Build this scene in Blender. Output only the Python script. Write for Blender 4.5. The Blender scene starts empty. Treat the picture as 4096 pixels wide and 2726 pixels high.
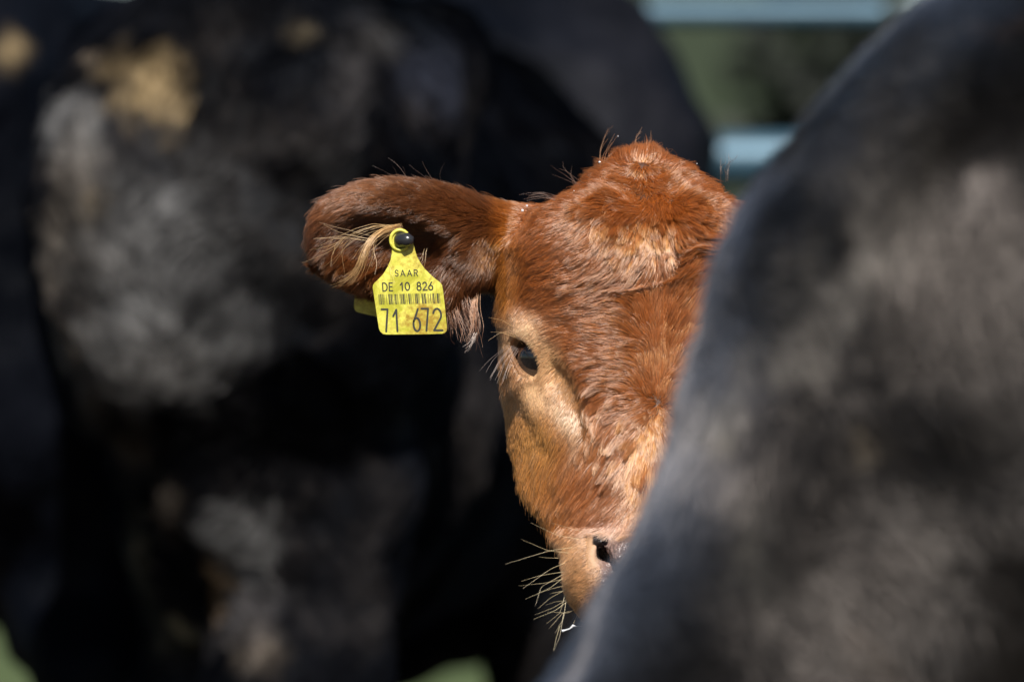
import bpy, math, random
import numpy as np
from mathutils import Vector
from mathutils.kdtree import KDTree
rng = np.random.default_rng(7); random.seed(7)
D2R = math.radians
sc = bpy.context.scene
col = sc.collection

# ------------------------------------------------------------------ camera
CZ, CD = 0.95, 4.3                      # camera height, focus distance
S = 0.774 / 4096                        # metres per photo pixel on the plane of the calf's face
cd = bpy.data.cameras.new('camera'); cam = bpy.data.objects.new('camera', cd); col.objects.link(cam)
cam.location = (0, -CD, CZ); cam.rotation_euler = (D2R(90), 0, 0)
cd.sensor_width = 36; cd.lens = 200; cd.clip_end = 600; cd.clip_start = 0.1
cd.dof.use_dof = True; cd.dof.focus_distance = CD - 0.03; cd.dof.aperture_fstop = 4.6
sc.camera = cam

# ------------------------------------------------------------------ light
AZ, EL = 6.0, 46.0                     # sun to the right of the camera, and its height
sd = Vector((math.sin(D2R(AZ)) * math.cos(D2R(EL)), -math.cos(D2R(AZ)) * math.cos(D2R(EL)), math.sin(D2R(EL))))
w = bpy.data.worlds.new('World'); sc.world = w; w.use_nodes = True
sky = w.node_tree.nodes.new('ShaderNodeTexSky'); sky.sky_type = 'NISHITA'; sky.sun_disc = False
sky.sun_elevation = D2R(EL); sky.sun_rotation = math.atan2(sd.x, sd.y)
bgn = w.node_tree.nodes['Background']; bgn.inputs['Strength'].default_value = 0.05
w.node_tree.links.new(sky.outputs[0], bgn.inputs[0])
ld = bpy.data.lights.new('sun', 'SUN'); ld.energy = 5.0; ld.angle = D2R(0.53); ld.color = (1.0, 0.955, 0.9)
lo = bpy.data.objects.new('sun', ld); col.objects.link(lo)
lo.rotation_euler = sd.to_track_quat('Z', 'Y').to_euler()
sc.view_settings.view_transform = 'Standard'; sc.view_settings.look = 'None'
sc.view_settings.exposure = 0.6; sc.view_settings.gamma = 1.0
sc.cycles.max_bounces = 8; sc.cycles.transparent_max_bounces = 8
sc.cycles.use_denoising = True

# ------------------------------------------------------------------ helpers
def W(px, py, y=0.0):                    # a point of the photo at depth y
    k = (y + CD) / CD * S
    return ((px - 2048) * k, y, CZ + (1363 - py) * k)

def tag(o, label=None, cat=None, group=None, kind=None):
    for k, v in (('label', label), ('category', cat), ('group', group), ('kind', kind)):
        if v: o[k] = v
    return o

def empty(name, loc=(0, 0, 0), rz=0.0):
    o = bpy.data.objects.new(name, None); o.location = loc; o.rotation_euler = (0, 0, rz)
    o.empty_display_size = 0.1; col.objects.link(o); return o

def mesh_obj(name, v, f, mat=None, parent=None, smooth=True):
    me = bpy.data.meshes.new(name)
    v = np.asarray(v, np.float32)
    if isinstance(f, np.ndarray):
        n = len(f); k = f.shape[1]
        me.vertices.add(len(v)); me.vertices.foreach_set('co', v.ravel())
        me.loops.add(n * k); me.loops.foreach_set('vertex_index', f.astype(np.int32).ravel())
        me.polygons.add(n); me.polygons.foreach_set('loop_start', np.arange(0, n * k, k, dtype=np.int32))
        me.update(calc_edges=True)
    else:
        me.from_pydata([tuple(map(float, p)) for p in v], [], [tuple(map(int, q)) for q in f]); me.update()
    me.validate()
    if smooth: me.polygons.foreach_set('use_smooth', [True] * len(me.polygons))
    if mat: me.materials.append(mat)
    o = bpy.data.objects.new(name, me); col.objects.link(o)
    if parent: o.parent = parent
    return o

class MB:                                # collects shapes for one mesh
    def __init__(s): s.v = []; s.f = []
    def add(s, v, f):
        n = len(s.v); s.v += [tuple(p) for p in v]; s.f += [tuple(i + n for i in q) for q in f]; return s
    def box(s, c, d, rz=0):
        cx, cy, cz = c; a, b, h = d[0] / 2, d[1] / 2, d[2] / 2
        cs, sn = math.cos(rz), math.sin(rz)
        v = [(cx + (i * a) * cs - (j * b) * sn, cy + (i * a) * sn + (j * b) * cs, cz + k * h) for i in (-1, 1) for j in (-1, 1) for k in (-1, 1)]
        return s.add(v, [(0, 1, 3, 2), (4, 6, 7, 5), (0, 4, 5, 1), (2, 3, 7, 6), (0, 2, 6, 4), (1, 5, 7, 3)])
    def tube(s, pts, rad, n=14, cap=True):
        pts = [Vector(p) for p in pts]; rad = rad if isinstance(rad, (list, tuple)) else [rad] * len(pts)
        v = []; m = len(pts)
        up = None
        for i, p in enumerate(pts):
            d = (pts[min(i + 1, m - 1)] - pts[max(i - 1, 0)]).normalized()
            if up is None: up = Vector((0, 0, 1)) if abs(d.z) < 0.9 else Vector((1, 0, 0))
            a = d.cross(up).normalized(); b = a.cross(d).normalized(); up = b
            for k in range(n):
                t = 2 * math.pi * k / n
                v.append(p + rad[i] * (math.cos(t) * a + math.sin(t) * b))
        f = [(i * n + k, i * n + (k + 1) % n, (i + 1) * n + (k + 1) % n, (i + 1) * n + k) for i in range(m - 1) for k in range(n)]
        if cap: f += [tuple(range(n))[::-1], tuple((m - 1) * n + k for k in range(n))]
        return s.add(v, f)
    def sphere(s, c, r, n=24, m=14, sc3=(1, 1, 1)):
        v = []; f = []
        for i in range(m + 1):
            a = math.pi * i / m
            for k in range(n):
                t = 2 * math.pi * k / n
                v.append((c[0] + r * sc3[0] * math.sin(a) * math.cos(t), c[1] + r * sc3[1] * math.sin(a) * math.sin(t), c[2] + r * sc3[2] * math.cos(a)))
        for i in range(m):
            for k in range(n):
                q = (i * n + k, (i + 1) * n + k, (i + 1) * n + (k + 1) % n, i * n + (k + 1) % n)
                f.append(q)
        return s.add(v, f)
    def build(s, name, mat, parent=None, smooth=True, bevel=0):
        o = mesh_obj(name, s.v, s.f, mat, parent, smooth)
        if bevel:
            b = o.modifiers.new('bevel', 'BEVEL'); b.width = bevel; b.segments = 3; b.limit_method = 'ANGLE'
        return o

# ---- materials
def mat_new(name):
    m = bpy.data.materials.new(name); m.use_nodes = True
    return m, m.node_tree.nodes, m.node_tree.links, m.node_tree.nodes['Principled BSDF']
def pmat(name, colr, rough=0.6, metal=0.0, spec=0.5, **kw):
    m, N, L, P = mat_new(name)
    P.inputs['Base Color'].default_value = (*colr, 1); P.inputs['Roughness'].default_value = rough
    P.inputs['Metallic'].default_value = metal; P.inputs['Specular IOR Level'].default_value = spec
    for k, v in kw.items(): P.inputs[k.replace('_', ' ')].default_value = v
    return m
def noise(N, L, scale, detail=5, rough=0.6, coord='Object', vec=None, dist=0.0):
    n = N.new('ShaderNodeTexNoise'); n.inputs['Scale'].default_value = scale
    n.inputs['Detail'].default_value = detail; n.inputs['Roughness'].default_value = rough; n.inputs['Distortion'].default_value = dist
    if vec is None:
        tc = N.new('ShaderNodeTexCoord'); vec = tc.outputs[coord]
    L.new(vec, n.inputs['Vector']); return n
def ramp(N, L, src, stops):
    r = N.new('ShaderNodeValToRGB'); e = r.color_ramp.elements
    while len(e) < len(stops): e.new(0.5)
    for i, (p, c) in enumerate(stops):
        e[i].position = p; e[i].color = (*c, 1) if len(c) == 3 else c
    L.new(src, r.inputs[0]); return r
def bump(N, L, P, src, strength, dist):
    b = N.new('ShaderNodeBump'); b.inputs['Strength'].default_value = strength; b.inputs['Distance'].default_value = dist
    L.new(src, b.inputs['Height']); L.new(b.outputs[0], P.inputs['Normal']); return b
def mixc(N, L, fac, a, b, mode='MIX'):
    m = N.new('ShaderNodeMix'); m.data_type = 'RGBA'; m.blend_type = mode
    if isinstance(fac, float): m.inputs[0].default_value = fac
    else: L.new(fac, m.inputs[0])
    for s, i in ((a, 6), (b, 7)):
        if isinstance(s, tuple): m.inputs[i].default_value = (*s, 1)
        else: L.new(s, m.inputs[i])
    return m.outputs[2]

# ------------------------------------------------------------------ implicit surfaces
class Field:
    def __init__(s, xs, ys, zs):
        s.a = [np.asarray(t, np.float32) for t in (xs, ys, zs)]
        s.F = np.full([len(t) for t in s.a], 1.0, np.float32)
    def _sub(s, lo, hi):
        sl = []
        for t, l, h in zip(s.a, lo, hi):
            i0 = max(0, np.searchsorted(t, l) - 1); i1 = min(len(t), np.searchsorted(t, h) + 1)
            if i1 - i0 < 2: return None
            sl.append(slice(i0, i1))
        X = s.a[0][sl[0]][:, None, None]; Y = s.a[1][sl[1]][None, :, None]; Z = s.a[2][sl[2]][None, None, :]
        return tuple(sl), X, Y, Z
    def op(s, fn, lo, hi, k=0.01, cut=False):
        q = s._sub(lo, hi)
        if q is None: return s
        sl, X, Y, Z = q
        d = np.broadcast_to(fn(X, Y, Z), s.F[sl].shape).astype(np.float32); A = s.F[sl]
        if cut:
            d = -d; h = np.clip(0.5 - 0.5 * (d - A) / k, 0, 1)     # smooth max(A, -d)
            s.F[sl] = A * h + d * (1 - h) + k * h * (1 - h)
        else:
            h = np.clip(0.5 + 0.5 * (A - d) / k, 0, 1)
            s.F[sl] = A * (1 - h) + d * h - k * h * (1 - h)
        return s
    def ell(s, c, r, k=0.01, cut=False, R=None):
        c = np.array(c, float); r = np.array(r, float); m = max(r) + 2 * k + 0.02
        def fn(X, Y, Z):
            x, y, z = X - c[0], Y - c[1], Z - c[2]
            if R is not None:
                x, y, z = (R[0][0] * x + R[0][1] * y + R[0][2] * z, R[1][0] * x + R[1][1] * y + R[1][2] * z, R[2][0] * x + R[2][1] * y + R[2][2] * z)
            g = np.sqrt((x / r[0]) ** 2 + (y / r[1]) ** 2 + (z / r[2]) ** 2) + 1e-6
            g2 = np.sqrt((x / r[0] ** 2) ** 2 + (y / r[1] ** 2) ** 2 + (z / r[2] ** 2) ** 2) + 1e-6
            return g * (g - 1) / g2
        return s.op(fn, c - m, c + m, k, cut)
    def cap(s, a, b, ra, rb, k=0.01, cut=False, sq=(1, 1, 1)):
        a = np.array(a, float); b = np.array(b, float); q = np.array(sq, float)
        m = max(ra, rb) / min(sq) + 2 * k + 0.02
        ab = (b - a) * q; L2 = max(float(ab @ ab), 1e-9)
        def fn(X, Y, Z):
            x, y, z = (X - a[0]) * q[0], (Y - a[1]) * q[1], (Z - a[2]) * q[2]
            t = np.clip((x * ab[0] + y * ab[1] + z * ab[2]) / L2, 0, 1)
            return np.sqrt((x - t * ab[0]) ** 2 + (y - t * ab[1]) ** 2 + (z - t * ab[2]) ** 2) - (ra + (rb - ra) * t)
        return s.op(fn, np.minimum(a, b) - m, np.maximum(a, b) + m, k, cut)
    def chain(s, pts, rad, k=0.02, **kw):
        for i in range(len(pts) - 1): s.cap(pts[i], pts[i + 1], rad[i], rad[i + 1], k, **kw)
        return s
    def both(s, name, mx, *a, **kw):     # mirrored pair about x = mx
        f = getattr(s, name); f(*a, **kw)
        n = 1 if name == 'ell' else 2
        b = [((2 * mx - p[0],) + tuple(p[1:])) for p in a[:n]]
        if kw.get('R') is not None:
            kw = dict(kw); kw['R'] = [[-r[0], r[1], r[2]] for r in kw['R']]
        f(*b, *a[n:], **kw); return s
    def mesh(s, relax=1):
        F = s.F; ax, ay, az = s.a; I = F < 0
        nx, ny, nz = [n - 1 for n in F.shape]
        cnt = np.zeros((nx, ny, nz), np.int8)
        for i in (0, 1):
            for j in (0, 1):
                for k in (0, 1): cnt += I[i:i + nx, j:j + ny, k:k + nz]
        act = (cnt > 0) & (cnt < 8); ids = np.argwhere(act); n = len(ids)
        idx = np.full((nx, ny, nz), -1, np.int32); idx[tuple(ids.T)] = np.arange(n)
        cs = [(i, j, k) for i in (0, 1) for j in (0, 1) for k in (0, 1)]
        val = {c: F[ids[:, 0] + c[0], ids[:, 1] + c[1], ids[:, 2] + c[2]] for c in cs}
        P = {c: np.stack([ax[ids[:, 0] + c[0]], ay[ids[:, 1] + c[1]], az[ids[:, 2] + c[2]]], 1) for c in cs}
        acc = np.zeros((n, 3)); num = np.zeros(n)
        for c in cs:
            for d in range(3):
                if c[d] == 0:
                    e = list(c); e[d] = 1; e = tuple(e)
                    a, b = val[c], val[e]; m = (a < 0) != (b < 0)
                    t = np.where(m, a / np.where(m, a - b, 1), 0)[:, None]
                    acc += np.where(m[:, None], P[c] + (P[e] - P[c]) * t, 0); num += m
        V = acc / num[:, None]
        Q = []
        for d in range(3):
            lo = [slice(1, -1)] * 3; hi = [slice(1, -1)] * 3
            lo[d] = slice(0, -1); hi[d] = slice(1, None)
            A = I[tuple(lo)]; B = I[tuple(hi)]
            e = np.argwhere(A != B); flip = A[tuple(e.T)]
            o = np.array([1, 1, 1]); o[d] = 0; e = e + o
            u = np.zeros(3, int); v = np.zeros(3, int); u[(d + 1) % 3] = 1; v[(d + 2) % 3] = 1
            q = np.stack([idx[tuple((e - u - v).T)], idx[tuple((e - v).T)], idx[tuple(e.T)], idx[tuple((e - u).T)]], 1)
            q[~flip] = q[~flip][:, ::-1]; Q.append(q)
        Q = np.concatenate(Q); Q = Q[(Q >= 0).all(1)]
        for _ in range(relax):
            s2 = np.zeros_like(V); c2 = np.zeros(n)
            for i in range(4):
                a, b = Q[:, i], Q[:, (i + 1) % 4]
                for p, r in ((a, b), (b, a)):
                    for ch in range(3): s2[:, ch] += np.bincount(p, V[r, ch], n)
                    c2 += np.bincount(p, minlength=n)
            V = 0.5 * V + 0.5 * s2 / np.maximum(c2, 1)[:, None]
        return V, Q
def axis(segs):                          # [(start, step), ..., (end, None)]
    out = []
    for (a, st), (b, _) in zip(segs[:-1], segs[1:]): out.append(np.arange(a, b - st * 0.25, st))
    out.append([segs[-1][0]]); return np.concatenate(out)
def normals(V, Q):
    N = np.zeros_like(V); d = np.cross(V[Q[:, 2]] - V[Q[:, 0]], V[Q[:, 3]] - V[Q[:, 1]])
    for i in range(4):
        for ch in range(3): N[:, ch] += np.bincount(Q[:, i], d[:, ch], len(V))
    return N / (np.linalg.norm(N, axis=1, keepdims=True) + 1e-12)

# smooth lattice noise for numpy points
def vnoise(P, scale, seed=0):
    g = np.random.default_rng(seed).random((32, 32, 32)).astype(np.float32)
    q = P * scale; i = np.floor(q).astype(int); f = q - i; f = f * f * (3 - 2 * f); r = 0
    for a in (0, 1):
        for b in (0, 1):
            for c in (0, 1):
                wgt = (f[:, 0] if a else 1 - f[:, 0]) * (f[:, 1] if b else 1 - f[:, 1]) * (f[:, 2] if c else 1 - f[:, 2])
                r = r + wgt * g[(i[:, 0] + a) % 32, (i[:, 1] + b) % 32, (i[:, 2] + c) % 32]
    return r

# ------------------------------------------------------------------ hair
def hair_mat(name, rough=0.13, radial=0.35, diff=0.58, gloss=0.05, ior=1.55):
    m = bpy.data.materials.new(name); m.use_nodes = True; N = m.node_tree.nodes; L = m.node_tree.links
    N.remove(N['Principled BSDF']); h = N.new('ShaderNodeBsdfHairPrincipled')
    h.model = 'CHIANG'; h.parametrization = 'COLOR'
    a = N.new('ShaderNodeAttribute'); a.attribute_name = 'tint'
    L.new(a.outputs['Color'], h.inputs['Color'])
    h.inputs['Roughness'].default_value = rough; h.inputs['Radial Roughness'].default_value = radial
    h.inputs['Random Roughness'].default_value = 0.3; h.inputs['IOR'].default_value = ior
    d = N.new('ShaderNodeBsdfDiffuse'); L.new(a.outputs['Color'], d.inputs[0])
    mx = N.new('ShaderNodeMixShader'); mx.inputs[0].default_value = diff; L.new(h.outputs[0], mx.inputs[1]); L.new(d.outputs[0], mx.inputs[2])
    g = N.new('ShaderNodeBsdfHair'); g.component = 'Reflection'; g.inputs['Color'].default_value = (1.0, 0.84, 0.74, 1)
    g.inputs['RoughnessU'].default_value = 0.08; g.inputs['RoughnessV'].default_value = 0.35
    m2 = N.new('ShaderNodeMixShader'); ga = N.new('ShaderNodeAttribute'); ga.attribute_name = 'shine'
    gm = N.new('ShaderNodeMath'); gm.operation = 'MULTIPLY'; gm.inputs[1].default_value = gloss; L.new(ga.outputs['Fac'], gm.inputs[0]); L.new(gm.outputs[0], m2.inputs[0]); L.new(mx.outputs[0], m2.inputs[1]); L.new(g.outputs[0], m2.inputs[2])
    L.new(m2.outputs[0], N['Material Output'].inputs['Surface']); return m

def hair_obj(name, P, R, C, mat, parent, G_=None):   # P (n,m,3), R (n,m), C (n,3)
    n, m, _ = P.shape
    cu = bpy.data.hair_curves.new(name); cu.add_curves([m] * n)
    cu.attributes['position'].data.foreach_set('vector', P.astype(np.float32).ravel())
    ra = cu.attributes.get('radius') or cu.attributes.new('radius', 'FLOAT', 'POINT')
    ra.data.foreach_set('value', R.astype(np.float32).ravel())
    ca = cu.attributes.new('tint', 'FLOAT_COLOR', 'CURVE')
    ca.data.foreach_set('color', np.concatenate([C, np.ones((n, 1))], 1).astype(np.float32).ravel())
    sa = cu.attributes.new('shine', 'FLOAT', 'CURVE'); sa.data.foreach_set('value', (np.full(n, 0.5) if G_ is None else G_).astype(np.float32))
    cu.materials.append(mat)
    o = bpy.data.objects.new(name, cu); col.objects.link(o); o.parent = parent
    return o

def scatter(V, Q, dens, N):
    T = np.concatenate([Q[:, [0, 1, 2]], Q[:, [0, 2, 3]]])
    A = np.linalg.norm(np.cross(V[T[:, 1]] - V[T[:, 0]], V[T[:, 2]] - V[T[:, 0]]), axis=1) * 0.5
    wgt = A * dens(V[T].mean(1)); n = int(wgt.sum())
    t = rng.choice(len(T), n, p=wgt / wgt.sum())
    r1 = np.sqrt(rng.random(n)); r2 = rng.random(n); b = np.stack([1 - r1, r1 * (1 - r2), r1 * r2], 1)
    P = (V[T[t]] * b[:, :, None]).sum(1); M = (N[T[t]] * b[:, :, None]).sum(1)
    return P, M / np.linalg.norm(M, axis=1, keepdims=True)

def nearest(P, G):
    kd = KDTree(len(G))
    for i, p in enumerate(G): kd.insert(p, i)
    kd.balance()
    return np.array([kd.find(p)[1] for p in P])

def bundles(specs, mseg=9):             # each: pixel path, depth y, count, spread, tint, radius
    PP = []; RR = []; CC = []
    for path, y, n, spread, tint, rad in specs:
        ys = y if isinstance(y, (list, tuple)) else [y] * len(path)
        K = np.array([W(px, py, yy) for (px, py), yy in zip(path, ys)])
        L = np.concatenate([[0], np.cumsum(np.linalg.norm(np.diff(K, axis=0), axis=1))]); L /= L[-1]
        for _ in range(n):
            t = np.linspace(0, rng.uniform(0.75, 1.0) if n > 1 else 1, mseg)
            # Catmull-like smoothing through a fine resample
            fine = np.stack([np.interp(np.linspace(0, 1, 40), L, K[:, c]) for c in range(3)], 1)
            for _k in range(6): fine[1:-1] = 0.25 * fine[:-2] + 0.5 * fine[1:-1] + 0.25 * fine[2:]
            p = np.stack([np.interp(t, np.linspace(0, 1, 40), fine[:, c]) for c in range(3)], 1)
            o = rng.normal(0, 1, 3) * spread * 0.35; o2 = rng.normal(0, 1, 3) * spread
            p = p + o[None] + o2[None] * (t[:, None] ** 1.5) + (np.sin(t * rng.uniform(3, 8) + rng.uniform(0, 6)) * t * spread * 0.4)[:, None] * rng.normal(0, 1, 3)[None]
            PP.append(p); RR.append(rad * (1 - 0.75 * t)); CC.append(np.array(tint) * rng.uniform(0.7, 1.25))
    return np.array(PP), np.array(RR), np.clip(np.array(CC), 0, 0.95)

# ================================================================== SETTING
def make_ground():
    m, N, L, P = mat_new('grass')
    a = noise(N, L, 0.35, 4); b = noise(N, L, 9, 6)
    c1 = ramp(N, L, a.outputs['Fac'], [(0.3, (0.03, 0.052, 0.011)), (0.7, (0.065, 0.10, 0.022))])
    c2 = mixc(N, L, 0.5, c1.outputs[0], ramp(N, L, b.outputs['Fac'], [(0.3, (0.02, 0.033, 0.008)), (0.75, (0.08, 0.11, 0.03))]).outputs[0])
    tc = N.new('ShaderNodeTexCoord'); sp = N.new('ShaderNodeSeparateXYZ'); L.new(tc.outputs['Object'], sp.inputs[0])
    ad = N.new('ShaderNodeMath'); ad.operation = 'MULTIPLY_ADD'; L.new(a.outputs['Fac'], ad.inputs[0]); ad.inputs[1].default_value = 4.0; L.new(sp.outputs['Y'], ad.inputs[2])
    mr = N.new('ShaderNodeMapRange'); L.new(ad.outputs[0], mr.inputs[0]); mr.inputs[1].default_value = 8.0; mr.inputs[2].default_value = 9.5
    earth = ramp(N, L, b.outputs['Fac'], [(0.3, (0.022, 0.016, 0.011)), (0.75, (0.06, 0.046, 0.032))])
    c2 = mixc(N, L, mr.outputs[0], earth.outputs[0], c2)
    L.new(c2, P.inputs['Base Color']); P.inputs['Roughness'].default_value = 0.9; bump(N, L, P, b.outputs['Fac'], 0.6, 0.03)
    g = 120; n = 60; v = []; f = []
    for j in range(n + 1):
        for i in range(n + 1):
            x = -g * 1.0 + 2 * g * i / n; y = -20 + 320 * (j / n) ** 2
            v.append((x, y, 0.0))
    for j in range(n):
        for i in range(n):
            a0 = j * (n + 1) + i; f.append((a0, a0 + 1, a0 + n + 2, a0 + n + 1))
    o = mesh_obj('ground', v, f, m); tag(o, 'trodden earth under the herd, green grass beyond', None, None, 'structure')
    # bank rising behind the fence
    m2, N, L, P = mat_new('bank_grass')
    b = noise(N, L, 0.8, 5); c = ramp(N, L, b.outputs['Fac'], [(0.3, (0.006, 0.012, 0.003)), (0.7, (0.014, 0.024, 0.006))])
    L.new(c.outputs[0], P.inputs['Base Color']); P.inputs['Roughness'].default_value = 0.9
    v = []; f = []; nx, ny = 80, 16
    for j in range(ny + 1):
        for i in range(nx + 1):
            x = -40 + 80 * i / nx; t = j / ny; y = 17 + 11 * t
            h = 3.2 * t * t * (3 - 2 * t) * (1 + 0.12 * math.sin(x * 0.7) + 0.07 * math.sin(x * 1.9 + 1)) + 0.004
            v.append((x, y, h))
    for j in range(ny):
        for i in range(nx):
            a0 = j * (nx + 1) + i; f.append((a0, a0 + 1, a0 + nx + 2, a0 + nx + 1))
    o = mesh_obj('grass_bank', v, f, m2); tag(o, 'sunlit grassy bank beyond the metal rails', None, None, 'structure')
make_ground()

def leaf_mass(name, cx, cy, w_, h_, d_, n, mat, seed, label, z0=0.0):
    r = np.random.default_rng(seed)
    u = r.normal(0, 1, (n, 3)); u /= np.linalg.norm(u, axis=1, keepdims=True)
    cl = r.normal(0, 1, (60, 3)); cl /= np.linalg.norm(cl, axis=1, keepdims=True)
    g = (np.clip(u @ cl.T, 0, 1) ** 14).max(1)
    rad = (0.72 + 0.28 * g) * r.uniform(0.75, 1.02, n)
    P = u * rad[:, None] * np.array([w_ / 2, d_ / 2, h_ / 2]) + np.array([cx, cy, z0 + h_ / 2])
    a = r.normal(0, 1, (n, 3)); a /= np.linalg.norm(a, axis=1, keepdims=True)
    b = np.cross(a, r.normal(0, 1, (n, 3))); b /= np.linalg.norm(b, axis=1, keepdims=True)
    s = r.uniform(0.05, 0.10, n)[:, None]
    V = np.stack([P - a * s, P - b * s * 0.5, P + a * s, P + b * s * 0.5], 1).reshape(-1, 3)
    F = np.arange(4 * n).reshape(n, 4)
    return mesh_obj(name, V, F, mat, None, False)
def make_bushes():
    m, N, L, P = mat_new('dark_leaves')
    o = noise(N, L, 2.0, 3); c = ramp(N, L, o.outputs['Fac'], [(0.3, (0.002, 0.005, 0.0015)), (0.7, (0.006, 0.011, 0.003))])
    L.new(c.outputs[0], P.inputs['Base Color']); P.inputs['Roughness'].default_value = 0.7
    bark = pmat('bark', (0.06, 0.045, 0.03), 0.9)
    specs = [(-4.2, 14.0, 4.5, 3.6, 3.0), (2.05, 13.2, 3.3, 4.6, 2.4), (5.4, 14.4, 4.4, 4.2, 3.2)]
    labels = ['dark leafy bush behind the rails, hidden by the cows on the left', 'dark leafy bush seen between the two blue grey rails', 'dark leafy bush behind the shoulder of the nearest cow']
    for i, (x, y, w_, h_, d_) in enumerate(specs):
        t = empty('leafy_bush', (x, y, 0)); tag(t, labels[i], 'bush', 'bushes behind the fence')
        lm = leaf_mass('crown', 0, 0, w_, h_, d_, 9000, m, 40 + i, None); lm.parent = t
        tr = MB()
        for k in range(5):
            a = k * 1.3 + i; tr.tube([(0.1 * math.cos(a), 0.1 * math.sin(a), 0), (0.3 * math.cos(a), 0.3 * math.sin(a), h_ * 0.3), (0.8 * math.cos(a), 0.8 * math.sin(a), h_ * 0.65)], [0.09, 0.06, 0.02], 8)
        tr.build('trunk', bark, t)
make_bushes()

def make_fence():
    m, N, L, P = mat_new('painted_metal_rail')
    a = noise(N, L, 14, 5); c = ramp(N, L, a.outputs['Fac'], [(0.35, (0.026, 0.068, 0.100)), (0.7, (0.042, 0.096, 0.135))])
    L.new(c.outputs[0], P.inputs['Base Color']); P.inputs['Roughness'].default_value = 0.45; P.inputs['Metallic'].default_value = 0.3
    y = 4.3
    pale = pmat('galvanised_metal', (0.10, 0.13, 0.13), 0.4, 0.5)
    t = empty('metal_fence', (0, y, 0)); tag(t, 'blue grey metal rail fence running behind the cows', 'fence')
    for py, th in ((55, 100), (640, 210), (1500, 110), (2300, 110)):
        p = W(2048, py, y); r = th * S * (y + CD) / CD / 2
        MB().tube([(-5.2, 0, p[2]), (-1, 0, p[2]), (1, 0, p[2]), (5.2, 0, p[2])], r, 20).build('rail', m, t)
    for x in (-4.8, -1.6, 1.75, 4.9):
        MB().tube([(x, 0.075, 0), (x, 0.075, 1.62)], 0.038, 18).build('post', m, t)
    p = W(3640, 40, y); r = 115 * S * (y + CD) / CD / 2
    MB().tube([(p[0] - 0.04, 0, W(0, 55, y)[2]), (p[0] + 0.06, 0, W(0, 55, y)[2])], r, 20).build('coupling_sleeve', pale, t)
make_fence()

# ================================================================== COWS
def cow_mat(name, base, mud, amt=0.55, scale=9.0, sheen=0.4, rough=0.5, spec=0.5, wts=(0.5, 0.62)):
    m, N, L, P = mat_new(name)
    tc = N.new('ShaderNodeTexCoord')
    a = noise(N, L, scale, 6, 0.62, vec=tc.outputs['Object'], dist=0.6)
    b = noise(N, L, scale * 3.3, 5, 0.6, vec=tc.outputs['Object'])
    s1 = N.new('ShaderNodeMath'); s1.operation = 'MULTIPLY_ADD'; L.new(b.outputs['Fac'], s1.inputs[0]); s1.inputs[1].default_value = 0.35; L.new(a.outputs['Fac'], s1.inputs[2])
    k = ramp(N, L, s1.outputs[0], [(wts[0] + 0.12, (0, 0, 0)), (wts[1] + 0.25, (amt,) * 3)])
    c = mixc(N, L, k.outputs[0], base, mud)
    at = N.new('ShaderNodeAttribute'); at.attribute_name = 'dirt_sheen'
    fine = noise(N, L, 45, 4, vec=tc.outputs['Object'])
    fr = ramp(N, L, fine.outputs['Fac'], [(0.3, (0.35,) * 3), (0.62, (1.0,) * 3)])
    dm = N.new('ShaderNodeMath'); dm.operation = 'MULTIPLY'; L.new(at.outputs['Alpha'], dm.inputs[0]); L.new(fr.outputs[0], dm.inputs[1])
    c2 = mixc(N, L, dm.outputs[0], c, at.outputs['Color'])
    L.new(c2, P.inputs['Base Color']); P.inputs['Roughness'].default_value = rough; P.inputs['Specular IOR Level'].default_value = spec
    P.inputs['Sheen Weight'].default_value = sheen; P.inputs['Sheen Roughness'].default_value = 0.45; P.inputs['Sheen Tint'].default_value = (0.7, 0.8, 1.0, 1)
    st = N.new('ShaderNodeMapping'); st.inputs['Scale'].default_value = (1, 1, 0.3); L.new(tc.outputs['Object'], st.inputs[0])
    h = noise(N, L, 60, 4, vec=st.outputs[0])
    hm = N.new('ShaderNodeMath'); hm.operation = 'ADD'; L.new(h.outputs['Fac'], hm.inputs[0]); L.new(a.outputs['Fac'], hm.inputs[1])
    bump(N, L, P, hm.outputs[0], 0.7, 0.012)
    return m

horn = pmat('hoof_horn', (0.035, 0.03, 0.026), 0.55)
eye_black = pmat('eye_surface', (0.006, 0.005, 0.005), 0.04, 0, 0.6, Coat_Weight=1.0, Coat_Roughness=0.02)
tail_mat = pmat('tail_hair', (0.02, 0.018, 0.016), 0.6)

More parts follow.
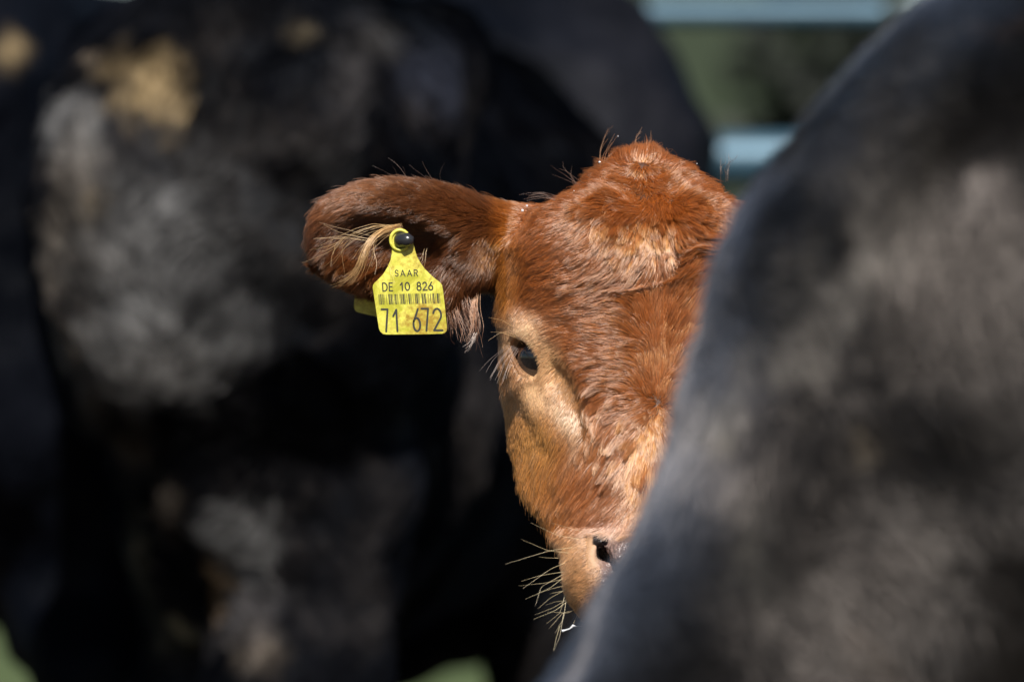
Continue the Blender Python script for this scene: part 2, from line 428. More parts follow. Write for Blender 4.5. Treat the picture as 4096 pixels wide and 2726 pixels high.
cow_fur = hair_mat('cow_fur', 0.25, 0.5, 0.5, 0.10)
cow_fur_dark = hair_mat('cow_fur_dark', 0.3, 0.6, 0.75, 0.04, 1.15)
def build_cow(name, label, group, loc, rz, mat, neck, head_dir, H=1.38, width=0.27, length=1.0, legs=None, udder=False, dirt_sheen=(), fat=1.0, tail=True, coat=None, lump=0.03, res=0.014, neck_k=0.05, leg_x=None, leg_top=None, leg_r=0.13, thigh=(0.93, 0.30)):
    """Local frame: the cow heads along +Y, x is left-right, feet at z = 0. neck: list of (x, y, z, r)."""
    xs = np.arange(-0.62, 0.63, res); ys = np.arange(-1.25, 2.2, res * 1.3); zs = np.arange(-0.02, 1.75, res)
    F = Field(xs, ys, zs); k = 0.07; Wd = width; q = H / 1.38
    # trunk
    F.ell((0, -0.05, 0.93 * q), (Wd * 1.12 * fat, 0.72 * length, 0.37 * q * fat), k)
    F.ell((0, -0.62 * length, 1.07 * q), (Wd * 0.92, 0.30, 0.29 * q), k)                 # rump
    F.ell((0, 0.48 * length, 0.98 * q), (Wd * 0.93, 0.36, 0.36 * q), k)                  # chest
    F.cap((0, -0.75 * length, 1.27 * q), (0, 0.42 * length, 1.24 * q), 0.085, 0.10, k)   # topline
    F.both('cap', 0, (0.17, -0.48 * length, 1.24 * q), (0.10, -0.84 * length, 1.16 * q), 0.075, 0.065, k)    # hips to pin bones
    F.both('ell', 0, (0.14 * Wd / 0.26, -0.66 * length, thigh[0] * q), (0.14 * Wd / 0.26, 0.23, thigh[1] * q), k)        # thighs
    F.both('ell', 0, (0.17, 0.50 * length, 0.92 * q), (0.12, 0.20, 0.30 * q), k)         # shoulders
    L_ = legs or {}
    for s in (-1, 1):
        dy = L_.get(('hind', s), 0.0); x = 0.155 * s; xl = (leg_x or {}).get(s, x)
        F.chain([((leg_top or {}).get(s, x), -0.66 * length, 0.80 * q), (((leg_top or {}).get(s, x) + xl) / 2, -0.66 * length + dy * 0.6, 0.62), (xl, -0.84 * length + dy, 0.50 * q), (xl, -0.83 * length + dy, 0.30), (xl, -0.83 * length + dy, 0.13), (xl, -0.79 * length + dy, 0.04)],
                [leg_r, 0.088, 0.062, 0.042, 0.045, 0.055], 0.03)
        dy = L_.get(('fore', s), 0.0)
        F.chain([(x * 1.05, 0.50 * length, 0.75), (x * 0.95, 0.50 * length + dy * 0.6, 0.56), (x * 0.9, 0.50 * length + dy, 0.38), (x * 0.9, 0.50 * length + dy, 0.13), (x * 0.9, 0.53 * length + dy, 0.04)],
                [0.11, 0.075, 0.058, 0.043, 0.055], 0.03)
    if udder: F.ell((0, -0.42 * length, 0.58 * q), (0.17, 0.24, 0.15), 0.05)
    F.op(lambda X, Y, Z: -(Z - 0.001) + 0 * X + 0 * Y, (-2, -2, -1), (2, 3, 0.03), 0.002, cut=False) if False else None
    # neck and head
    pts = [p[:3] for p in neck]; rr = [p[3] for p in neck]
    F.chain(pts, rr, neck_k)
    e = Vector(pts[-1]); hd = Vector(head_dir).normalized(); muz = e + hd * 0.40
    F.cap(e, e + hd * 0.2, rr[-1] * 0.9, 0.095, 0.03); F.cap(e + hd * 0.15, muz, 0.095, 0.068, 0.03)
    lat = Vector((1, 0, 0)) if abs(hd.x) < 0.8 else Vector((0, 1, 0))
    for s in (-1, 1):
        F.cap(e + lat * 0.08 * s, e + lat * 0.24 * s - Vector((0, 0, 0.03)), 0.028, 0.034, 0.02)
    V, Q = F.mesh(2)
    V[:, 2] = np.maximum(V[:, 2], 0.0)
    Nn = normals(V, Q)
    V = V + Nn * ((vnoise(V, 9, 3) - 0.5) * lump + (vnoise(V, 26, 4) - 0.5) * 0.012)[:, None] * (V[:, 2:3] > 0.25)
    t = empty(name, loc, rz); tag(t, label, 'cow', group)
    b = mesh_obj('body', V, Q, mat, t)
    # patches of dirt and of painted-on sheen: world positions with radius and colour
    ca = b.data.attributes.new('dirt_sheen', 'FLOAT_COLOR', 'POINT'); A = np.zeros((len(V), 4), np.float32)
    cs, sn = math.cos(rz), math.sin(rz)
    WV = np.stack([V[:, 0] * cs - V[:, 1] * sn + loc[0], V[:, 0] * sn + V[:, 1] * cs + loc[1], V[:, 2]], 1)
    nz = vnoise(V, 22, 9) * 0.6 + vnoise(V, 48, 10) * 0.4
    acc = np.zeros((len(V), 3)); wt = np.zeros(len(V)); keep_ = np.ones(len(V))
    for (c, r, cc, st) in dirt_sheen:
        c = np.array(c); r = np.array(r)
        dd = (((WV - c)[:, [0, 2]] / np.array([r[0], r[1]])) ** 2).sum(1)
        g = np.clip(np.exp(-dd * 1.1) * 1.35 + (nz - 0.5) * 1.7 * np.exp(-dd * 0.35) - 0.22, 0, 1) * st
        g = g * ((Nn[:, 0] * sn + Nn[:, 1] * cs) < 0.35)
        acc += g[:, None] * np.array(cc); wt += g; keep_ *= 1 - g
    A[:, :3] = np.where(wt[:, None] > 1e-4, acc / np.maximum(wt, 1e-4)[:, None], 0.05); A[:, 3] = 1 - keep_
    ca.data.foreach_set('color', A.ravel())
    for s in (-1, 1):
        for (yy, dd, xx) in ((-0.79 * length, L_.get(('hind', s), 0), 0.155), (0.53 * length, L_.get(('fore', s), 0), 0.14)):
            x = xx * s; y = yy + dd
            if yy < 0: x = (leg_x or {}).get(s, x)
            MB().tube([(x, y + 0.02, -0.004), (x, y + 0.012, 0.05), (x, y, 0.085)], [0.072, 0.062, 0.052], 16).build('hoof', horn, t)
        p = e + hd * 0.12 + lat * s * 0.088 - hd.cross(lat) * 0.0
        MB().sphere(p, 0.019).build('eye', eye_black, t)
    if tail:
        y = -0.93 * length
        MB().tube([(0, y + 0.07, 1.22 * q), (0, y - 0.02, 1.16 * q), (0.01, y - 0.045, 0.9), (0.015, y - 0.03, 0.62)], [0.045, 0.036, 0.022, 0.016], 12).build('tail', mat, t)
        MB().tube([(0.015, y - 0.03, 0.62), (0.02, y - 0.035, 0.5), (0.02, y - 0.02, 0.33)], [0.018, 0.045, 0.008], 12).build('tail_tassel', tail_mat, t)
    if coat:
        dn, region, ln_, rd_, base_ = coat
        T_ = Q; WVc = WV
        def dens_(P):
            x = P[:, 0] * cs - P[:, 1] * sn + loc[0]; y = P[:, 0] * sn + P[:, 1] * cs + loc[1]; k_ = (y + CD) / CD * S
            u_ = 2048 + x / k_; v_ = 1363 - (P[:, 2] - CZ) / k_
            inn = (u_ > -400) & (u_ < 4500) & (v_ > -400) & (v_ < 3100)
            return np.where(inn & (P[:, 2] > 0.1), dn, dn * 0.03)
        HPc, HNc = scatter(V, Q, dens_, Nn); n_ = len(HPc)
        fl = np.array([0.0, -0.75, -0.65])[None] + np.stack([vnoise(HPc, 9, 60 + i) - 0.5 for i in range(3)], 1) * 1.4
        fl = fl - HNc * (fl * HNc).sum(1, keepdims=True); fl /= np.linalg.norm(fl, axis=1, keepdims=True) + 1e-6
        m_ = 5; tt_ = np.linspace(0, 1, m_)
        lift_ = 0.22 + 0.5 * vnoise(HPc, 30, 77); dr = fl + HNc * lift_[:, None] + rng.normal(0, 0.12, (n_, 3))
        Lh = ln_ * rng.uniform(0.6, 1.2, n_)
        Ph = HPc[:, None, :] - HNc[:, None, :] * 0.001 + dr[:, None, :] * (Lh[:, None] * tt_[None])[:, :, None] - HNc[:, None, :] * (Lh[:, None] * 0.25 * tt_[None] ** 2)[:, :, None]
        kd = KDTree(len(V)); sub = np.arange(0, len(V), 2)
        for i_ in sub: kd.insert(V[i_], int(i_))
        kd.balance(); idn = np.array([kd.find(p_)[1] for p_ in HPc])
        a_ = A[idn, 3:4]; grain = np.clip(vnoise(HPc, 55, 81) * 1.8 - 0.35, 0, 1)[:, None] * np.clip(vnoise(HPc, 150, 82) * 1.6 - 0.1, 0.2, 1)[:, None]
        grain = (0.35 if region is not None else 0.28) + 0.65 * grain
        wide = np.clip(vnoise(HPc, 7.5, 83) * 2.4 - 0.95, 0, 1)[:, None] * np.array(base_[1])
        Ch = np.array(base_[0]) + wide * grain * 0.8; Ch = Ch * (1 - a_ * grain) + A[idn, :3] * a_ * grain * 1.15
        if region is None:               # dust-free crest of the neck: bluish sky sheen painted into the hair colour
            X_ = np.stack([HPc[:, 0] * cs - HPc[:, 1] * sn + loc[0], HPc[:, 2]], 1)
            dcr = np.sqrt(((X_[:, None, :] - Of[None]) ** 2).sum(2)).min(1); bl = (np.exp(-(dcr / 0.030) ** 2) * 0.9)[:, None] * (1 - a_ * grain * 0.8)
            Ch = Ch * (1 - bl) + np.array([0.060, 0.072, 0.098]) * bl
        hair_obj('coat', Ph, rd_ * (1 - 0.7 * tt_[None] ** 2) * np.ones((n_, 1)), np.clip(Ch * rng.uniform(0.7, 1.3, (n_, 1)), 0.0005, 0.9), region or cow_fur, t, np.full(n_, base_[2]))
    return t, V, Q, Nn

GRP = 'black cows standing round the calf'
TAN = (0.32, 0.235, 0.125); GREY = (0.30, 0.295, 0.29); BRN = (0.12, 0.085, 0.055)
# --- nearest cow, on the right: heads left with its neck lowered
YF = -1.0
outl = [(3900, -180), (3720, 0), (3565, 140), (3408, 296), (3216, 522), (3025, 748), (2920, 974), (2851, 1182), (2800, 1356), (2694, 1650), (2607, 1964), (2486, 2225), (2330, 2503), (2190, 2726), (2080, 2900)]
O = np.array([W(px, py, YF) for px, py in outl])[:, [0, 2]]
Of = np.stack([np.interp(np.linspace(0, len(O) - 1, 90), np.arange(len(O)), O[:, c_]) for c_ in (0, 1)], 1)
tg = np.gradient(O, axis=0); tg /= np.linalg.norm(tg, axis=1, keepdims=True); nn = np.stack([-tg[:, 1], tg[:, 0]], 1)
rad = np.interp(np.arange(len(O)), [0, 6, 14], [0.235, 0.185, 0.125])
off_ = np.array([0.0084, 0.0087, 0.0077, 0.0038, 0.0028, 0.013, 0.025, 0.025, 0.0145, 0.005, 0.0036, 0.0032, -0.0008, -0.0001, 0.0024])
C0 = O + nn * (rad + off_)[:, None]             # centre line of the neck, world x and z
ok = C0
LX = ok[0, 0] + 0.80                    # world x of the cow's origin (heading -X => local y = LX - x)
neck = [(0.0, LX - x, z, r) for (x, z), r in zip(ok, rad)]
black_front = cow_mat('black_coat_dusty', (0.010, 0.009, 0.008), (0.02, 0.017, 0.014), 0.6, 7.5, 0.05, 0.6, 0.1, (0.5, 0.68))
fg_dirt_sheen = []  # dust patches, with the sunlit band of the neck painted in too
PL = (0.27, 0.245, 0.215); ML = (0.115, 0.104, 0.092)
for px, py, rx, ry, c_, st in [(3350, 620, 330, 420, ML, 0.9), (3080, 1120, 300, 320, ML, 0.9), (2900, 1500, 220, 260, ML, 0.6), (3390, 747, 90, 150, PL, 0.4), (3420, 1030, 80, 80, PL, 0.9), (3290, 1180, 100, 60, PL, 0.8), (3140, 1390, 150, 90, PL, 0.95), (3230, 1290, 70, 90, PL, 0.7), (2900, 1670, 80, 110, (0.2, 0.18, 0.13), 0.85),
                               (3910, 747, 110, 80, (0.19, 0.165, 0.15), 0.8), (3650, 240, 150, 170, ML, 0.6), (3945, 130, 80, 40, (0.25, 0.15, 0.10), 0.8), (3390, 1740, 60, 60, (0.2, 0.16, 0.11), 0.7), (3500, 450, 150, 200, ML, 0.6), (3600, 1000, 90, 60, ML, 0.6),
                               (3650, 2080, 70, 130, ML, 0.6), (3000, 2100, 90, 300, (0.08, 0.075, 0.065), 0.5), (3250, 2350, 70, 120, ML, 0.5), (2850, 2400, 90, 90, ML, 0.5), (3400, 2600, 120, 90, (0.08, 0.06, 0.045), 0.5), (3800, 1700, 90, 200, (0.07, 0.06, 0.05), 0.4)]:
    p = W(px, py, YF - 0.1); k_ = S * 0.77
    fg_dirt_sheen.append((p, (rx * k_, ry * k_), c_, st))
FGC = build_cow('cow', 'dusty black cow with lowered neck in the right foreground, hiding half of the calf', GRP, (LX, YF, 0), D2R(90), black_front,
                neck, (0, 0.45, -0.9), dirt_sheen=fg_dirt_sheen, width=0.25, neck_k=0.012, lump=0.012, coat=(4.0e5, None, 0.016, 0.00038, ((0.008, 0.0075, 0.007), (0.020, 0.017, 0.014), 0.25)))

# --- cow A: rump to the camera at left
black_mud = cow_mat('black_coat_muddy', (0.003, 0.0034, 0.0045), (0.014, 0.016, 0.020), 0.6, 6.5, 0.0, 0.6, 0.06, (0.48, 0.70))
YA = 1.75
a_dirt_sheen = []  # dung and mud, plus lit haunch, leg and sheen painted as grey patches
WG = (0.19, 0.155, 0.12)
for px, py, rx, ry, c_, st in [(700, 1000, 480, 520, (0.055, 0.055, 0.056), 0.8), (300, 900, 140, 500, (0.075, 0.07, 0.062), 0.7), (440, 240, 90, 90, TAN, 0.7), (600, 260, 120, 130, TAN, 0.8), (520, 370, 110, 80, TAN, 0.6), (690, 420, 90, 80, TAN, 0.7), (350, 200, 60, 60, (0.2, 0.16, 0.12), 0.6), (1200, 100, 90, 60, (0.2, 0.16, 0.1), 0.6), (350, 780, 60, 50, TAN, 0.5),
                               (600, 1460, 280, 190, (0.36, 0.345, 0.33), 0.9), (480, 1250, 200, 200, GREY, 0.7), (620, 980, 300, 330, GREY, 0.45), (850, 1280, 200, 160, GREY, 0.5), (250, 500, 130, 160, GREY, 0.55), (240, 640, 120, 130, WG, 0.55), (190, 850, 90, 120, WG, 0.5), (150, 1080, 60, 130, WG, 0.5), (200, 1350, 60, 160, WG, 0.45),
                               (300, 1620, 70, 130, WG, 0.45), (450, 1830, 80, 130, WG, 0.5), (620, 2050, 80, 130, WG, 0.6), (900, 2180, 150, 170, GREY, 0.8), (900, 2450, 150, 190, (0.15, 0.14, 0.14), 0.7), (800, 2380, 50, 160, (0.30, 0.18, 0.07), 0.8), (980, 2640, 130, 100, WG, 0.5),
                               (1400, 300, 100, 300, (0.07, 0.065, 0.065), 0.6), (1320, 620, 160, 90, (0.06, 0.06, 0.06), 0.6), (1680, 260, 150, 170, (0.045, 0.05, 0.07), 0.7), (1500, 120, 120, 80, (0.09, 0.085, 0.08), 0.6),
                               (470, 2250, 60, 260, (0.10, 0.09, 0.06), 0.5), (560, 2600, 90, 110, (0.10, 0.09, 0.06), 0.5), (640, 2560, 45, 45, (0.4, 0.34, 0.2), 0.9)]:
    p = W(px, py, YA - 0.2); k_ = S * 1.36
    a_dirt_sheen.append((p, (rx * k_, ry * k_), c_, st))
pa = W(880, 0, 1.9)
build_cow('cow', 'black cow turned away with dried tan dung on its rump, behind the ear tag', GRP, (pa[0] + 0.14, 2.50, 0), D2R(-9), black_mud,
          [(0, 0.62, 1.12, 0.20), (0, 0.95, 1.0, 0.15), (0, 1.15, 0.8, 0.12)], (0, 0.5, -0.85), H=1.39, width=0.208, dirt_sheen=a_dirt_sheen,
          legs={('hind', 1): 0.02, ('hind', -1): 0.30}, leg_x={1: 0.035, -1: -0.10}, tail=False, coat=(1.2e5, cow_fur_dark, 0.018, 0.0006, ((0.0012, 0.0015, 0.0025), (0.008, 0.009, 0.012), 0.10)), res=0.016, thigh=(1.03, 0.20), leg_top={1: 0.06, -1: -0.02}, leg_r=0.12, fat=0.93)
# --- cow B: side-on further back, rump right
black_clean = cow_mat('black_coat_clean', (0.0010, 0.0015, 0.003), (0.006, 0.007, 0.011), 0.6, 4.0, 0.0, 0.55, 0.05)
pb = W(2890, 750, 3.5)
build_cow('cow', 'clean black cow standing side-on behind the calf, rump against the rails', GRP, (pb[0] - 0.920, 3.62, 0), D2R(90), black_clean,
          [(0, 0.62, 1.15, 0.20), (0, 0.95, 1.2, 0.15), (0, 1.2, 1.25, 0.12)], (0, 0.7, -0.7), H=1.465, width=0.27, udder=True, fat=1.12, tail=False, res=0.017, dirt_sheen=[(W(2480, 300, 3.4), (0.09, 0.13), (0.016, 0.016, 0.02), 0.6), (W(2260, 330, 3.4), (0.08, 0.14), (0.010, 0.011, 0.015), 0.6), (W(2700, 560, 3.4), (0.05, 0.12), (0.010, 0.010, 0.013), 0.5)])  # the dim grey patches are sheen painted onto its coat
# --- cow C: far left edge
pc = W(-480, 0, 2.9)
c_dirt = [(W(15, 180, 2.2), (0.02, 0.024), TAN, 0.6)]
build_cow('cow', 'black cow cut off by the left picture edge, tan speck on its rump', GRP, (pc[0] + 0.06, 3.2, 0), D2R(0), black_clean,
          [(0, 0.62, 1.15, 0.20), (0, 0.95, 1.1, 0.15), (0, 1.2, 1.0, 0.12)], (0, 0.7, -0.7), H=1.49, width=0.27, dirt_sheen=c_dirt, leg_x={1: 0.25, -1: -0.14}, leg_top={1: 0.20, -1: -0.15}, fat=1.05, res=0.017)

# ================================================================== CALF
# mid-plane of the head at x = MX; head heights are given in mm relative to the camera's height
MX = 0.100
mm = 0.001
def tab(z, zs, vs): return np.interp(z, zs[::-1], vs[::-1])
ZT = np.array([130, 122, 110, 95, 75, 45, 15, -15, -45, -80, -110, -135, -155, -175, -191, -201, -207])
WT = np.array([4, 30, 58, 86, 105, 110, 110, 108, 106, 101, 88, 69, 57, 55, 50, 36, 10])
FT = np.array([38, 24, 2, -14, -26, -34, -40, -47, -56, -70, -84, -96, -108, -118, -113, -100, -85])
ST = np.array([55, 52, 50, 50, 50, 45, 32, 30, 38, 34, 15, -18, -52, -68, -72, -75, -78])
BT = np.array([60, 90, 120, 140, 150, 150, 150, 145, 130, 100, 60, 28, -5, -25, -42, -55, -70])
PT = np.array([2, 2, 2.2, 2.4, 2.5, 2.5, 2.3, 2.1, 1.8, 1.5, 1.45, 1.6, 2.0, 2.5, 2.4, 2.2, 2])
def midx(z): return np.interp(z, [-210, -150, -60, 200], [-6, -5, 0, 0]) * mm        # the muzzle turns slightly
def head_fn(X, Y, Z):
    z = (Z - CZ) / mm
    w_ = tab(z, ZT, WT); f_ = tab(z, ZT, FT); s_ = tab(z, ZT, ST); b_ = tab(z, ZT, BT); p_ = tab(z, ZT, PT)
    u = np.abs(X - MX - midx(z)) / mm; y = Y / mm
    fr = np.maximum(s_ - f_, 6); bk = np.maximum(b_ - s_, 6)
    front = y < s_
    a = np.where(front, (s_ - y) / fr, (y - s_) / bk)
    p = np.where(front, p_, 2.2)
    g = ((u / w_) ** p + np.abs(a) ** p) ** (1 / p)
    ext = np.minimum(w_, np.where(front, fr, bk))
    d = (g - 1) * ext * 0.9
    d = np.maximum(d, np.maximum(z - 131, -207 - z))
    return d * mm
hs = 0.0022
Fh = Field(axis([(-0.40, 0.012), (-0.165, hs), (0.27, 0.005), (0.38, 0.014), (0.95, None)]),
           axis([(-0.15, hs), (0.09, 0.005), (0.22, 0.014), (1.75, None)]),
           axis([(-0.03, 0.012), (0.70, hs), (1.125, 0.006), (1.2, None)]))
H = lambda x, y, z: (x * mm + MX, y * mm, CZ + z * mm)      # head coordinates (u, y, z in mm)
# body, neck and legs (mostly hidden behind the cow in front)
Fh.chain([(0.12, 0.10, 0.98), (0.20, 0.24, 0.93), (0.30, 0.42, 0.83)], [0.085, 0.10, 0.15], 0.05)
Fh.chain([(0.30, 0.45, 0.76), (0.40, 0.80, 0.73), (0.50, 1.15, 0.77)], [0.175, 0.20, 0.165], 0.08)
hd = np.array([0.27, 0.96]); sdv = np.array([0.96, -0.27])
for s in (-1, 1):
    for (cy, kind) in ((0.45, 'fore'), (1.16, 'hind')):
        c = np.array([0.30 + (cy - 0.45) * 0.285, cy]) + sdv * 0.10 * s
        if kind == 'fore': pts = [(0, 0.66), (0.0, 0.48), (0.0, 0.33), (0.0, 0.10), (-0.02, 0.03)]; rr = [0.09, 0.058, 0.042, 0.03, 0.04]
        else: pts = [(0, 0.70), (-0.03, 0.55), (0.07, 0.42), (0.06, 0.12), (0.03, 0.03)]; rr = [0.12, 0.08, 0.045, 0.032, 0.04]
        Fh.chain([(c[0] + hd[0] * a, c[1] + hd[1] * a, z) for a, z in pts], rr, 0.03)
# head
Fh.op(head_fn, (-0.03, -0.14, CZ - 0.23), (0.23, 0.18, CZ + 0.17), 0.02)
Fh.ell(H(0, 52, 108), (0.040, 0.036, 0.032), 0.02)                       # poll
Fh.both('ell', MX, H(-82, 4, 8), (0.018, 0.026, 0.018), 0.014)          # brow
Fh.both('ell', MX, H(-45, -10, 72), (0.04, 0.02, 0.034), 0.03)           # forehead swell
Fh.both('cap', MX, H(-68, -35, -26), H(-48, -56, -64), 0.010, 0.007, 0.010, cut=True)   # tear trough
Fh.both('cap', MX, H(-84, 0, -32), H(-62, -22, -72), 0.012, 0.010, 0.010)        # cheek bone
# ears (left ear world x from -0.155)
for sx in (-1, 1):
    e = lambda x, y, z: (MX + sx * x * mm, y * mm, CZ + z * mm)
    Fh.cap(e(92, 58, 76), e(135, 46, 78), 0.027, 0.030, 0.016)
    Fh.ell(e(180, 30, 80), (0.069, 0.028, 0.041), 0.014)
    Fh.ell(e(204, 28, 82), (0.042, 0.022, 0.033), 0.014)
    Fh.ell(e(188, -2, 70), (0.052, 0.033, 0.027), 0.007, cut=True)
    Fh.ell(e(214, 2, 76), (0.028, 0.022, 0.020), 0.007, cut=True)
    Fh.cap(e(135, 26, 56), e(150, 16, 42), 0.018, 0.010, 0.012)
# muzzle
Fh.both('ell', MX - 0.005, (MX - 0.005 - 0.032, -0.090, CZ - 0.176), (0.021, 0.027, 0.032), 0.010)     # lips beside the nostril
Fh.ell((MX - 0.005, -0.112, CZ - 0.160), (0.026, 0.016, 0.018), 0.008)                               # nose pad
Fh.ell((MX - 0.006, -0.062, CZ - 0.189), (0.034, 0.034, 0.016), 0.010)                               # lower lip
for dy in (0.0, 0.012, 0.024, 0.034):
    for a_, b_, ra_, rb_ in (((30, -113, -146), (29, -113, -157), 3.6, 5.2), ((29, -113, -157), (14, -119, -171), 5.2, 3.6)):
        kk = 1.1 - dy * 8
        Fh.both('cap', MX - 0.005, (MX - 0.005 - a_[0] * mm, a_[1] * mm + dy, CZ + a_[2] * mm), (MX - 0.005 - b_[0] * mm, b_[1] * mm + dy, CZ + b_[2] * mm), ra_ * mm * kk, rb_ * mm * kk, 0.003, cut=True)
# eye: lid swelling, then the opening
EYE = (0.0240, 0.0045, CZ - 0.0135); ER = 0.0258
nE = Vector((-0.62, -0.76, 0.10)).normalized(); lE = Vector((0.60, -0.25, -0.72)); lE = (lE - nE * lE.dot(nE)).normalized(); wE = nE.cross(lE)
RE = [list(lE), list(wE), list(nE)]
ec = Vector(EYE) + nE * 0.0155
for mir in (0, 1):
    c = tuple(ec) if not mir else (2 * MX - ec.x, ec.y, ec.z)
    R_ = RE if not mir else [[-r[0], r[1], r[2]] for r in RE]
    Fh.ell(c, (0.022, 0.0155, 0.0060), 0.008, R=R_)
    Fh.ell(c, (0.0185, 0.0112, 0.020), 0.0015, cut=True, R=R_)
Vc, Qc = Fh.mesh(1)
Vc[:, 2] = np.maximum(Vc[:, 2], 0)
Nc = normals(Vc, Qc)

# coat colour of a point: red-brown, paler round the eye and on the muzzle, ochre on the cheek
def gauss(P, px, py, sx, sy, rot=0.0):
    p = W(px, py, 0); dx = P[:, 0] - p[0]; dz = P[:, 2] - p[2]
    # mirrored on the other half of the head
    dxm = (2 * MX - P[:, 0]) - p[0]; dx = np.where(P[:, 0] > MX + 0.02, dxm, dx) if px < 2560 else dx
    c, s = math.cos(rot), math.sin(rot); a = dx * c + dz * s; b = -dx * s + dz * c
    return np.exp(-((a / (sx * S)) ** 2 + (b / (sy * S)) ** 2))
def coat_col(P):
    n = len(P); C = np.tile(np.array([[0.30, 0.082, 0.012]]), (n, 1))
    def mix(g, c, a=1.0):
        g = np.clip(g * a, 0, 1)[:, None]; C[:] = C * (1 - g) + np.array(c) * g
    z = (P[:, 2] - CZ) / mm
    mix(gauss(P, 2100, 1850, 190, 420), (0.42, 0.155, 0.022), 0.97)        # ochre cheek
    mix(gauss(P, 2030, 1200, 70, 300), (0.42, 0.155, 0.022), 0.85)
    mix(gauss(P, 2270, 1560, 70, 200, 0.7), (0.40, 0.19, 0.055), 0.7)
    mix(gauss(P, 2110, 1340, 95, 85), (0.82, 0.54, 0.32), 1.25)          # pale lid and brow
    mix(gauss(P, 2190, 1440, 75, 100, 0.7), (0.70, 0.42, 0.20), 1.0)
    mix(gauss(P, 2140, 1575, 80, 90, 0.5), (0.82, 0.50, 0.25), 1.1)
    mix(gauss(P, 2255, 1660, 35, 110, 0.75), (0.78, 0.56, 0.36), 1.0)
    mix(gauss(P, 2140, 1740, 120, 110), (0.55, 0.26, 0.06), 0.7)
    mz = np.clip((-134 - z) / 14, 0, 1) * np.clip((0.02 - P[:, 1]) / 0.04, 0, 1)
    mix(mz, (0.56, 0.30, 0.13), 0.95)
    mix(gauss(P, 2440, 2180, 70, 90), (0.74, 0.60, 0.52), 0.8)
    # ears darker and browner inside
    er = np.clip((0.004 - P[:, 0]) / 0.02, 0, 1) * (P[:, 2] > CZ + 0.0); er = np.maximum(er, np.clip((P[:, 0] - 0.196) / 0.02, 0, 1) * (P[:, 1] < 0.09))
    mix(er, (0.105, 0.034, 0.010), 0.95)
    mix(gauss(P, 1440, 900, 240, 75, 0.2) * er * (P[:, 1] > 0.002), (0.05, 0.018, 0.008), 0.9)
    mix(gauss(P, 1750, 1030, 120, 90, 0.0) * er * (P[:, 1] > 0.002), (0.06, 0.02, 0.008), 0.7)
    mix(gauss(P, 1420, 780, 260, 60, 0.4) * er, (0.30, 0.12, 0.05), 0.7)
    return C

calf = empty('calf', (0, 0, 0)); tag(calf, 'red brown calf with one ear out, peering from behind the nearest cow', 'calf')
def body_mat():
    m, N, L, P = mat_new('calf_skin')
    a = N.new('ShaderNodeAttribute'); a.attribute_name = 'tint'
    L.new(a.outputs['Color'], P.inputs['Base Color']); P.inputs['Roughness'].default_value = 0.55
    n = noise(N, L, 420, 3); w_ = N.new('ShaderNodeAttribute'); w_.attribute_name = 'wet'
    tc = N.new('ShaderNodeTexCoord'); vo = N.new('ShaderNodeTexVoronoi'); vo.inputs['Scale'].default_value = 380; L.new(tc.outputs['Object'], vo.inputs['Vector'])
    iv = N.new('ShaderNodeMath'); iv.operation = 'MULTIPLY_ADD'; L.new(vo.outputs['Distance'], iv.inputs[0]); iv.inputs[1].default_value = -1.6; L.new(n.outputs['Fac'], iv.inputs[2])
    mw = N.new('ShaderNodeMix'); L.new(w_.outputs['Fac'], mw.inputs[0]); L.new(n.outputs['Fac'], mw.inputs[2]); L.new(iv.outputs[0], mw.inputs[3])
    bump(N, L, P, mw.outputs[0], 0.6, 0.0018)
    r = N.new('ShaderNodeMapRange'); L.new(w_.outputs['Fac'], r.inputs[0]); r.inputs[3].default_value = 0.6; r.inputs[4].default_value = 0.22
    L.new(r.outputs[0], P.inputs['Roughness'])
    P.inputs['Subsurface Weight'].default_value = 0.12; P.inputs['Subsurface Radius'].default_value = (1, 0.35, 0.2); P.inputs['Subsurface Scale'].default_value = 0.004
    return m
body = mesh_obj('body', Vc, Qc, body_mat(), calf)
Cs = coat_col(Vc)
dE = np.linalg.norm(Vc - np.array(ec)[None], axis=1); dE = np.minimum(dE, np.linalg.norm(Vc - np.array([2 * MX - ec.x, ec.y, ec.z])[None], axis=1))
g = np.exp(-(dE / 0.012) ** 2)[:, None] * 0.7; Cs = Cs * (1 - g) + np.array([0.45, 0.22, 0.14]) * g
# bare nose: wet and pinkish grey; the nostril hollow dark
um = np.abs(Vc[:, 0] - (MX - 0.005)); zz = (Vc[:, 2] - CZ) / mm
nose = np.clip((0.034 - um) / 0.006, 0, 1) * np.clip((-141 - zz) / 6, 0, 1) * (Vc[:, 1] < -0.085) * np.clip((zz + 206) / 6, 0, 1)
Cs = Cs * (1 - nose[:, None]) + np.array([0.42, 0.27, 0.22]) * nose[:, None]
nos = np.zeros(len(Vc))
for a_, b_ in (((30, -146), (29, -157)), ((29, -157), (14, -171))):
    pa_ = np.array([a_[0] * mm, a_[1]]); pb_ = np.array([b_[0] * mm, b_[1]]); Z2 = np.stack([um / mm, zz], 1); A_ = np.array(a_, float); B_ = np.array(b_, float)
    tt = np.clip(((Z2 - A_) @ (B_ - A_)) / ((B_ - A_) @ (B_ - A_)), 0, 1)[:, None]
    nos = np.maximum(nos, np.linalg.norm(Z2 - A_ - tt * (B_ - A_), axis=1) < 5.6)
nos *= (Vc[:, 1] > -0.1035) * (Vc[:, 1] < -0.05)        # the dark lining of the nostril
Cs = np.where(nos[:, None] > 0, np.array([0.03, 0.012, 0.01]) * 2, Cs)
Cs = Cs * np.clip((Cs[:, 1:2] * 1.9) + 0.02, 0.12, 0.85)      # the skin under the red coat is dark
hoofm = (Vc[:, 2] < 0.06)[:, None]; Cs = np.where(hoofm, 0.04, Cs)
